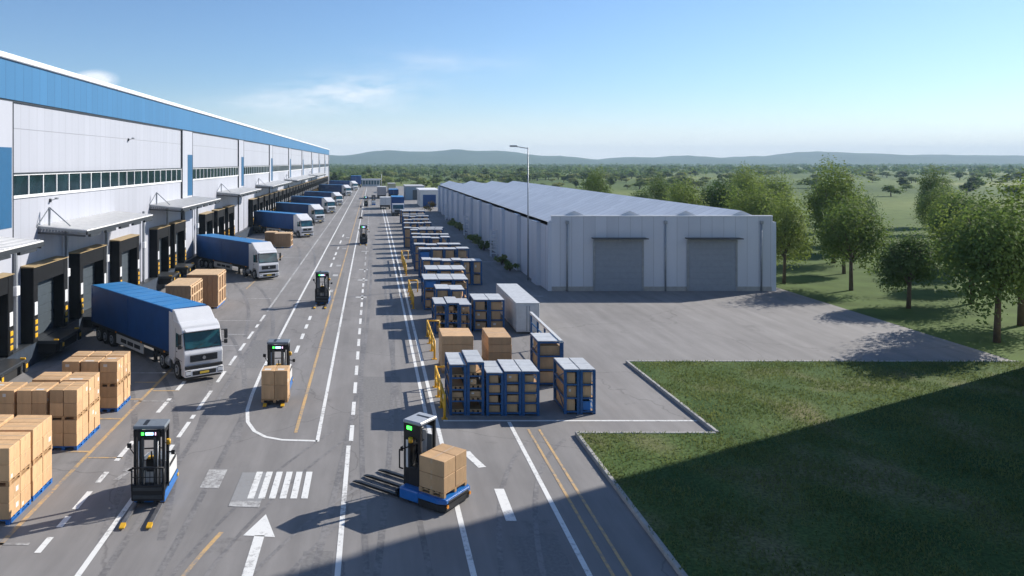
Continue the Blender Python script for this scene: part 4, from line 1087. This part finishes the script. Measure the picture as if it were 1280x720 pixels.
# light mast and small posts
t = empty('light_mast', (14.5, 71, 0), 'slim grey light mast at the corner of the storage building', 'light mast')
b = MB(); b.tube((0, 0, 0), (0, 0, 12.4), .08, STEEL, 10, .045); b.build('pole', t)
b = MB(); b.bar((0, 0, 12.3), (-1.2, 0, 12.5), .07, STEEL); b.box(-1.7, -1.0, -.15, .15, 12.45, 12.6, STEEL, .03); b.build('lamp_head', t)
t = empty('road_post', (-2.35, 149, 0), 'thin dark post on a round foot in mid road', 'post')
b = MB(); b.tube((0, 0, 0), (0, 0, 2.4), .05, DSTEEL); b.box(-.12, .12, -.03, .03, 2.1, 2.5, DSTEEL); b.build('pole', t); b = MB(); b.tube((0, 0, 0), (0, 0, .35), .5, RUBBER, 14, .25); b.build('foot', t)
t = empty('flag_post', (4.0, 351, 0), 'tall pale post beside the gatehouse', 'post'); b = MB(); b.tube((0, 0, 0), (0, 0, 5.4), .13, CONTW); b.build('pole', t); b = MB(); b.tube((0, 0, 5.4), (0, 0, 5.55), .2, CONTW); b.build('cap', t)

# ------------------------------------------------------------------ trees and shrubs
def leaf_cloud(b, rng, cx, cy, cz, rx, ry, rz, n, size, m, clumps=9):
    cl = []
    for k in range(clumps):
        u = rng.uniform(0, 6.283); v = rng.uniform(-.75, 1); r = rng.uniform(.35, .78)
        cl.append((cx + rx * r * math.cos(u) * math.sqrt(1 - min(v * v, .96)), cy + ry * r * math.sin(u) * math.sqrt(1 - min(v * v, .96)), cz + rz * r * v, rng.uniform(.32, .55)))
    mi = b._mi(m)
    for k in range(n):
        c = rng.choice(cl); d = Vector((rng.gauss(0, 1), rng.gauss(0, 1), rng.gauss(0, 1))).normalized() * (rng.random() ** .4)
        p = Vector((c[0] + d.x * rx * c[3], c[1] + d.y * ry * c[3], c[2] + d.z * rz * c[3]))
        s = size * rng.uniform(.6, 1.4)
        nrm = (d + Vector((rng.uniform(-.6, .6), rng.uniform(-.6, .6), rng.uniform(-.2, .9)))).normalized()
        t1 = nrm.orthogonal().normalized(); t1.rotate(Matrix.Rotation(rng.uniform(0, 6.28), 3, nrm)); t2 = nrm.cross(t1)
        f = b.bm.faces.new([b.bm.verts.new(p + t1 * s), b.bm.verts.new(p + t2 * s * .6), b.bm.verts.new(p - t1 * s), b.bm.verts.new(p - t2 * s * .6)]); f.material_index = mi
def make_tree(seed, m, w, h, name='tree', n=420, size=.55):
    rng = random.Random(seed)
    t = empty(name, (0, 0, 0), 'x', 'tree', 'trees in the belt beyond the yard')
    b = MB(); th = h * .45; b.tube((0, 0, 0), (0.1, 0, th), .22, BARK, 8, .13)
    for k in range(5):
        u = k * 1.26 + rng.uniform(-.3, .3); b.tube((0.05, 0, th * rng.uniform(.55, .95)), (math.cos(u) * w * .5, math.sin(u) * w * .5, h * rng.uniform(.5, .8)), .09, BARK, 6, .03)
    b.build('trunk', t)
    b = MB(); leaf_cloud(b, rng, 0, 0, h * .58, w, w, h * .46, n, size, m, 11); b.build('crown', t)
    return t
protos = [make_tree(1, LEAFS[0], 3.0, 8.0), make_tree(2, LEAFS[1], 3.6, 7.0), make_tree(3, LEAFS[2], 2.8, 6.0), make_tree(4, LEAFS[0], 2.2, 9.5), make_tree(5, LEAFS[1], 4.4, 8.5)]
used = [False] * 5
LT = ['dark rounded tree in the green belt beyond the yard', 'mid green spreading tree in the belt beyond the yard', 'pale low tree in the belt beyond the yard', 'dark slender tree in the belt beyond the yard', 'broad mid green tree in the belt beyond the yard']
rng = random.Random(5)
spots = []
for k in range(150):
    y = rng.uniform(372, 640); x = rng.uniform(-.10 * y - 14, .88 * y)
    if k % 3 == 0: x = rng.uniform(-30, 110)
    spots.append((x, y))
for k in range(26): spots.append((rng.uniform(-26, 8), rng.uniform(360, 400)))
for k in range(26): spots.append((18 + k * 5.2 + rng.uniform(-2, 2), 300 + k * 1.5 + rng.uniform(-14, 30)))
for k in range(36): spots.append((96 + k * 7 + rng.uniform(-3, 3), 255 + rng.uniform(-25, 70)))
for k in range(90): spots.append((rng.uniform(2, 190), rng.uniform(360, 520)))
for (x, y) in spots:
    i = rng.choice((0, 1, 1, 2, 2, 3, 4)); s = rng.uniform(.55, 1.15)
    if y < 420 and x > 12: s *= .8
    place(protos[i], used[i], (x, y, 0), LT[i], rng.uniform(0, 6.28), (s * rng.uniform(1.1, 1.7), s * rng.uniform(1.1, 1.7), s * rng.uniform(.52, .74)))
    used[i] = True
# far wood: hedgerows and copses that read as one mass
b = MB(); rng = random.Random(9)
for row in range(34):
    y = 640 * (2900 / 640) ** (row / 33.0); n = 62
    for k in range(n):
        x = -.16 * y + (1.08 * y) * (k + rng.random()) / n; 
        if math.sin(x * .013 + row * 1.9) + math.sin(x * .031 + row) < -1.05: continue
        yy = y + rng.uniform(-.06, .06) * y
        h = rng.uniform(4, 8) * (1.0 if y < 1400 else 1.15); w = rng.uniform(5, 11) * (y / 900) ** .5
        leaf_cloud(b, rng, x, yy, h * .5, w, w * .8, h * .55, 26 if y < 1500 else 14, 1.5 * (y / 800) ** .5, FARWOOD, 4)
for k in range(1500):
    y = 520 * (2700 / 520) ** rng.random(); x = rng.uniform(-.075, .40) * y
    leaf_cloud(b, rng, x, y, 2.4, rng.uniform(3, 7) * (y / 900) ** .4, 4, rng.uniform(2.2, 4.2), 16, 1.25 * (y / 800) ** .5, FARWOOD, 3)
tag(b.build('far_wood'), 'far green copses and hedgerows spreading to the hills', 'woodland', kind='stuff')
# trees right of the storage building
near = []
for sd, m_, w_, h_ in ((61, LEAFS[0], 3.3, 8.6), (62, LEAFS[1], 3.8, 9.4), (63, LEAFS[0], 2.6, 7.4), (64, LEAFS[1], 3.0, 10.2)):
    rg = random.Random(sd); t = empty('tree', (0, 0, 0), 'x', 'tree', 'trees right of the storage building')
    b = MB(); b.tube((0, 0, -.1), (.1, .05, h_ * .4), .2, BARK, 10, .13)
    for k in range(9):
        u = k * 2.4; z = h_ * rg.uniform(.26, .42); r_ = w_ * rg.uniform(.4, .75); b.tube((.05, 0, z), (math.cos(u) * r_, math.sin(u) * r_, h_ * rg.uniform(.5, .85)), .075, BARK, 6, .02)
    b.build('trunk', t); b = MB(); leaf_cloud(b, rg, 0, 0, h_ * .56, w_, w_, h_ * .46, 10500, .115, m_, 42); b.build('crown', t); near.append(t)
nl = ['full dark round tree right of the storage building', 'broad mid green tree right of the storage building', 'small dark tree right of the storage building', 'tall mid green tree right of the storage building']
nu = [False] * 4; rg = random.Random(77)
NS = [(38.5, 47), (43.5, 52), (39.5, 58), (47, 60), (42, 66), (52, 66), (37.5, 70), (46, 75), (57, 74), (40, 80), (63, 80), (50, 84), (38, 90), (58, 92), (70, 90), (44, 96), (64, 102), (52, 106), (40, 112), (78, 104), (60, 116), (72, 120), (46, 124), (86, 116), (54, 134), (68, 138), (82, 134), (40, 138), (95, 130)]
for k, (x, y) in enumerate(NS):
    i = (k * 3 + k // 4) % 4; q = rg.uniform(.8, 1.12)
    place(near[i], nu[i], (x + rg.uniform(-1, 1), y + rg.uniform(-1, 1), -.01), nl[i], rg.uniform(0, 6.28), (q * rg.uniform(.9, 1.1), q * rg.uniform(.9, 1.1), q)); nu[i] = True
# blades of the lawn
b = MB(); rg = random.Random(3); mi = b._mi(GRASS)
for k in range(120000):
    x = rg.uniform(8.16, 36); y = rg.uniform(17, 41.6)
    if (y < 30.6 or x > 13.9) and rg.random() < .62 + .5 * math.sin(x * 1.1 + 2 * math.sin(y * .7)) * math.sin(y * .9 + x * .3):
        if x < y * .9 + 1:
            a = rg.uniform(0, 3.14); h_ = rg.uniform(.04, .13); w_ = rg.uniform(.015, .035); dx, dy = math.cos(a) * w_, math.sin(a) * w_
            f = b.bm.faces.new([b.bm.verts.new((x - dx, y - dy, .118)), b.bm.verts.new((x + dx, y + dy, .118)), b.bm.verts.new((x + rg.uniform(-.06, .06), y + rg.uniform(-.06, .06), .12 + h_))]); f.material_index = mi
tag(b.build('grass'), 'short green grass blades of the lawn at lower right', 'grass', kind='stuff')
# shrubs by the shed
def shrub(x, y, w, h, m, lab, seed):
    rng = random.Random(seed); t = empty('shrub', (x, y, 0), lab, 'shrub', 'shrubs along the storage building')
    b = MB()
    for k in range(5): u = k * 1.3; b.tube((0, 0, 0), (math.cos(u) * w * .4, math.sin(u) * w * .4, h * .6), .04, BARK, 6, .02)
    b.build('stem', t); b = MB(); leaf_cloud(b, rng, 0, 0, h * .5, w, w, h * .5, 320, .16, m, 8); b.build('foliage', t)
shrub(12.9, 170, 1.9, 2.6, ORANGEL, 'yellow orange shrub before the blue shuttered shed', 21)
for k, (y, w) in enumerate(((77, .8), (82, .9), (95, 1.0), (100, .8), (105, 1.1), (122, .9), (128, 1.1), (134, .8))):
    shrub(13.9, y, w, 1.0 + .2 * (k % 3), LEAFS[2 if k % 2 else 1], 'low green shrub, %s from the near end of the storage building' % ORD[k], 30 + k)

# ------------------------------------------------------------------ hills
def hills(y0, depth, fn, name):
    b = MB(); nx, ny = 150, 14; xa, xb = -1500, 5200; V = []
    for j in range(ny + 1):
        t = j / ny; prof = math.sin(math.pi * min(1, t * 1.0)) ** 1.2
        V.append([b.bm.verts.new((xa + (xb - xa) * i / nx, y0 + depth * t, -2 + fn(xa + (xb - xa) * i / nx) * prof * (1 + .08 * math.sin(i * .9 + j * 1.3)))) for i in range(nx + 1)])
    mi = b._mi(HILLM)
    for j in range(ny):
        for i in range(nx):
            f = b.bm.faces.new((V[j][i], V[j][i + 1], V[j + 1][i + 1], V[j + 1][i])); f.material_index = mi; f.smooth = True
    struct(b.build(name))
def hf(x):
    h = 44 + 11 * math.sin(x * .0031 + .6) + 7 * math.sin(x * .0083 + 2.2) + 4 * math.sin(x * .021 + 1)
    h += 20 * math.exp(-((x - 170) / 130) ** 2) + 24 * math.exp(-((x - 430) / 150) ** 2) - 8 * math.exp(-((x - 300) / 60) ** 2)
    return h
hills(3000, 1400, hf, 'hills')

# ------------------------------------------------------------------ haze
hz = MB(); hz.box(-1800, 5600, -60, 4700, -3.2, 104, CONCRETE)
ho = hz.build('haze'); ho.data.materials.clear()
hm = bpy.data.materials.new('haze_air'); hm.use_nodes = True; nt = hm.node_tree; nt.nodes.clear()
out = nt.nodes.new('ShaderNodeOutputMaterial'); pv = nt.nodes.new('ShaderNodeVolumePrincipled')
pv.inputs['Color'].default_value = (0.62, 0.83, 1.0, 1); pv.inputs['Density'].default_value = 0.0002; pv.inputs['Anisotropy'].default_value = 0.0
nt.links.new(pv.outputs['Volume'], out.inputs['Volume'])
ho.data.materials.append(hm); ho['kind'] = 'stuff'; ho['label'] = 'thin pale blue haze over the yard and the hills'

# ------------------------------------------------------------------ light
SUN_EL, SUN_AZ = 29.5, 61.5          # azimuth measured from +Y towards +X
w = bpy.data.worlds.new('World'); S.world = w; w.use_nodes = True
nt = w.node_tree; N = nt.nodes; L = nt.links
bg = N['Background']
sky = N.new('ShaderNodeTexSky'); sky.sky_type = 'NISHITA'; sky.sun_disc = False
sky.sun_elevation = R(SUN_EL); sky.sun_rotation = R(SUN_AZ); sky.altitude = 50
sky.air_density = 1.0; sky.dust_density = 0.2; sky.ozone_density = 3.0
tc = N.new('ShaderNodeTexCoord'); sx = N.new('ShaderNodeSeparateXYZ'); L.new(tc.outputs['Generated'], sx.inputs[0])
def mt(op, a, c=None, d=None):
    n = N.new('ShaderNodeMath'); n.operation = op
    for i, v in enumerate((a, c, d)):
        if v is None: continue
        if isinstance(v, (int, float)): n.inputs[i].default_value = v
        else: L.new(v, n.inputs[i])
    return n.outputs[0]
ym = mt('MAXIMUM', sx.outputs['Y'], 0.05)
u = mt('DIVIDE', sx.outputs['X'], ym); v = mt('DIVIDE', sx.outputs['Z'], ym)
def blob(u0, v0, su, sv):
    a = mt('DIVIDE', mt('SUBTRACT', u, u0), su); c = mt('DIVIDE', mt('SUBTRACT', v, v0), sv)
    return mt('POWER', 2.718, mt('MULTIPLY', mt('ADD', mt('MULTIPLY', a, a), mt('MULTIPLY', c, c)), -1.0))
cb = N.new('ShaderNodeCombineXYZ'); L.new(mt('MULTIPLY', u, 7.0), cb.inputs[0]); L.new(mt('MULTIPLY', v, 26.0), cb.inputs[1])
nz = N.new('ShaderNodeTexNoise'); nz.inputs['Scale'].default_value = 1.6; nz.inputs['Detail'].default_value = 8; nz.inputs['Roughness'].default_value = .62
L.new(cb.outputs[0], nz.inputs['Vector'])
wisps = mt('ADD', mt('ADD', blob(-.025, .094, .085, .018), mt('MULTIPLY', blob(-.10, .076, .12, .014), .7)), mt('MULTIPLY', blob(.09, .13, .10, .016), .35))
m1 = mt('MULTIPLY', wisps, mt('MAXIMUM', mt('MULTIPLY', mt('SUBTRACT', nz.outputs['Fac'], .36), 2.6), 0.0))
cb2 = N.new('ShaderNodeCombineXYZ'); L.new(mt('MULTIPLY', u, 40.0), cb2.inputs[0]); L.new(mt('MULTIPLY', v, 55.0), cb2.inputs[1])
nz2 = N.new('ShaderNodeTexNoise'); nz2.inputs['Scale'].default_value = 1.0; nz2.inputs['Detail'].default_value = 6; L.new(cb2.outputs[0], nz2.inputs['Vector'])
cum = mt('ADD', blob(-.365, .108, .026, .012), blob(-.395, .104, .03, .008))
m2 = mt('MULTIPLY', mt('MAXIMUM', mt('SUBTRACT', mt('MULTIPLY', cum, mt('ADD', nz2.outputs['Fac'], .45)), .18), 0.0), 1.5)
mask = mt('MINIMUM', mt('ADD', m1, m2), .85)
mx = N.new('ShaderNodeMix'); mx.data_type = 'RGBA'
tn = N.new('ShaderNodeVectorMath'); tn.operation = 'MULTIPLY'; tn.inputs[1].default_value = (0.86, 0.99, 1.16)
L.new(sky.outputs['Color'], tn.inputs[0])
hzm = N.new('ShaderNodeMix'); hzm.data_type = 'RGBA'
vv = mt('DIVIDE', v, 0.05)
L.new(mt('MULTIPLY', mt('POWER', 2.718, mt('MULTIPLY', mt('MULTIPLY', vv, vv), -1.0)), .85), hzm.inputs['Factor'])
L.new(tn.outputs['Vector'], hzm.inputs['A']); hzm.inputs['B'].default_value = (9.2, 9.2, 9.6, 1)
L.new(mask, mx.inputs['Factor']); L.new(hzm.outputs['Result'], mx.inputs['A']); mx.inputs['B'].default_value = (9.0, 9.3, 9.8, 1)
L.new(mx.outputs['Result'], bg.inputs['Color']); bg.inputs['Strength'].default_value = 0.072
sl = bpy.data.lights.new('sun', 'SUN'); sl.energy = 4.35; sl.angle = R(0.5); sl.color = (1.0, 0.94, 0.85)
so = bpy.data.objects.new('sun', sl); C.objects.link(so)
d = Vector((math.cos(R(SUN_EL)) * math.sin(R(SUN_AZ)), math.cos(R(SUN_EL)) * math.cos(R(SUN_AZ)), math.sin(R(SUN_EL))))
so.rotation_euler = (-d).to_track_quat('-Z', 'Y').to_euler(); so.location = d * 200

vs = S.view_settings
vs.view_transform = 'Standard'; vs.look = 'None'; vs.exposure = 0.75; vs.gamma = 1.0; vs.use_curve_mapping = False
# drop empty group strings
for o in S.objects:
    if 'group' in o and not o['group']: del o['group']
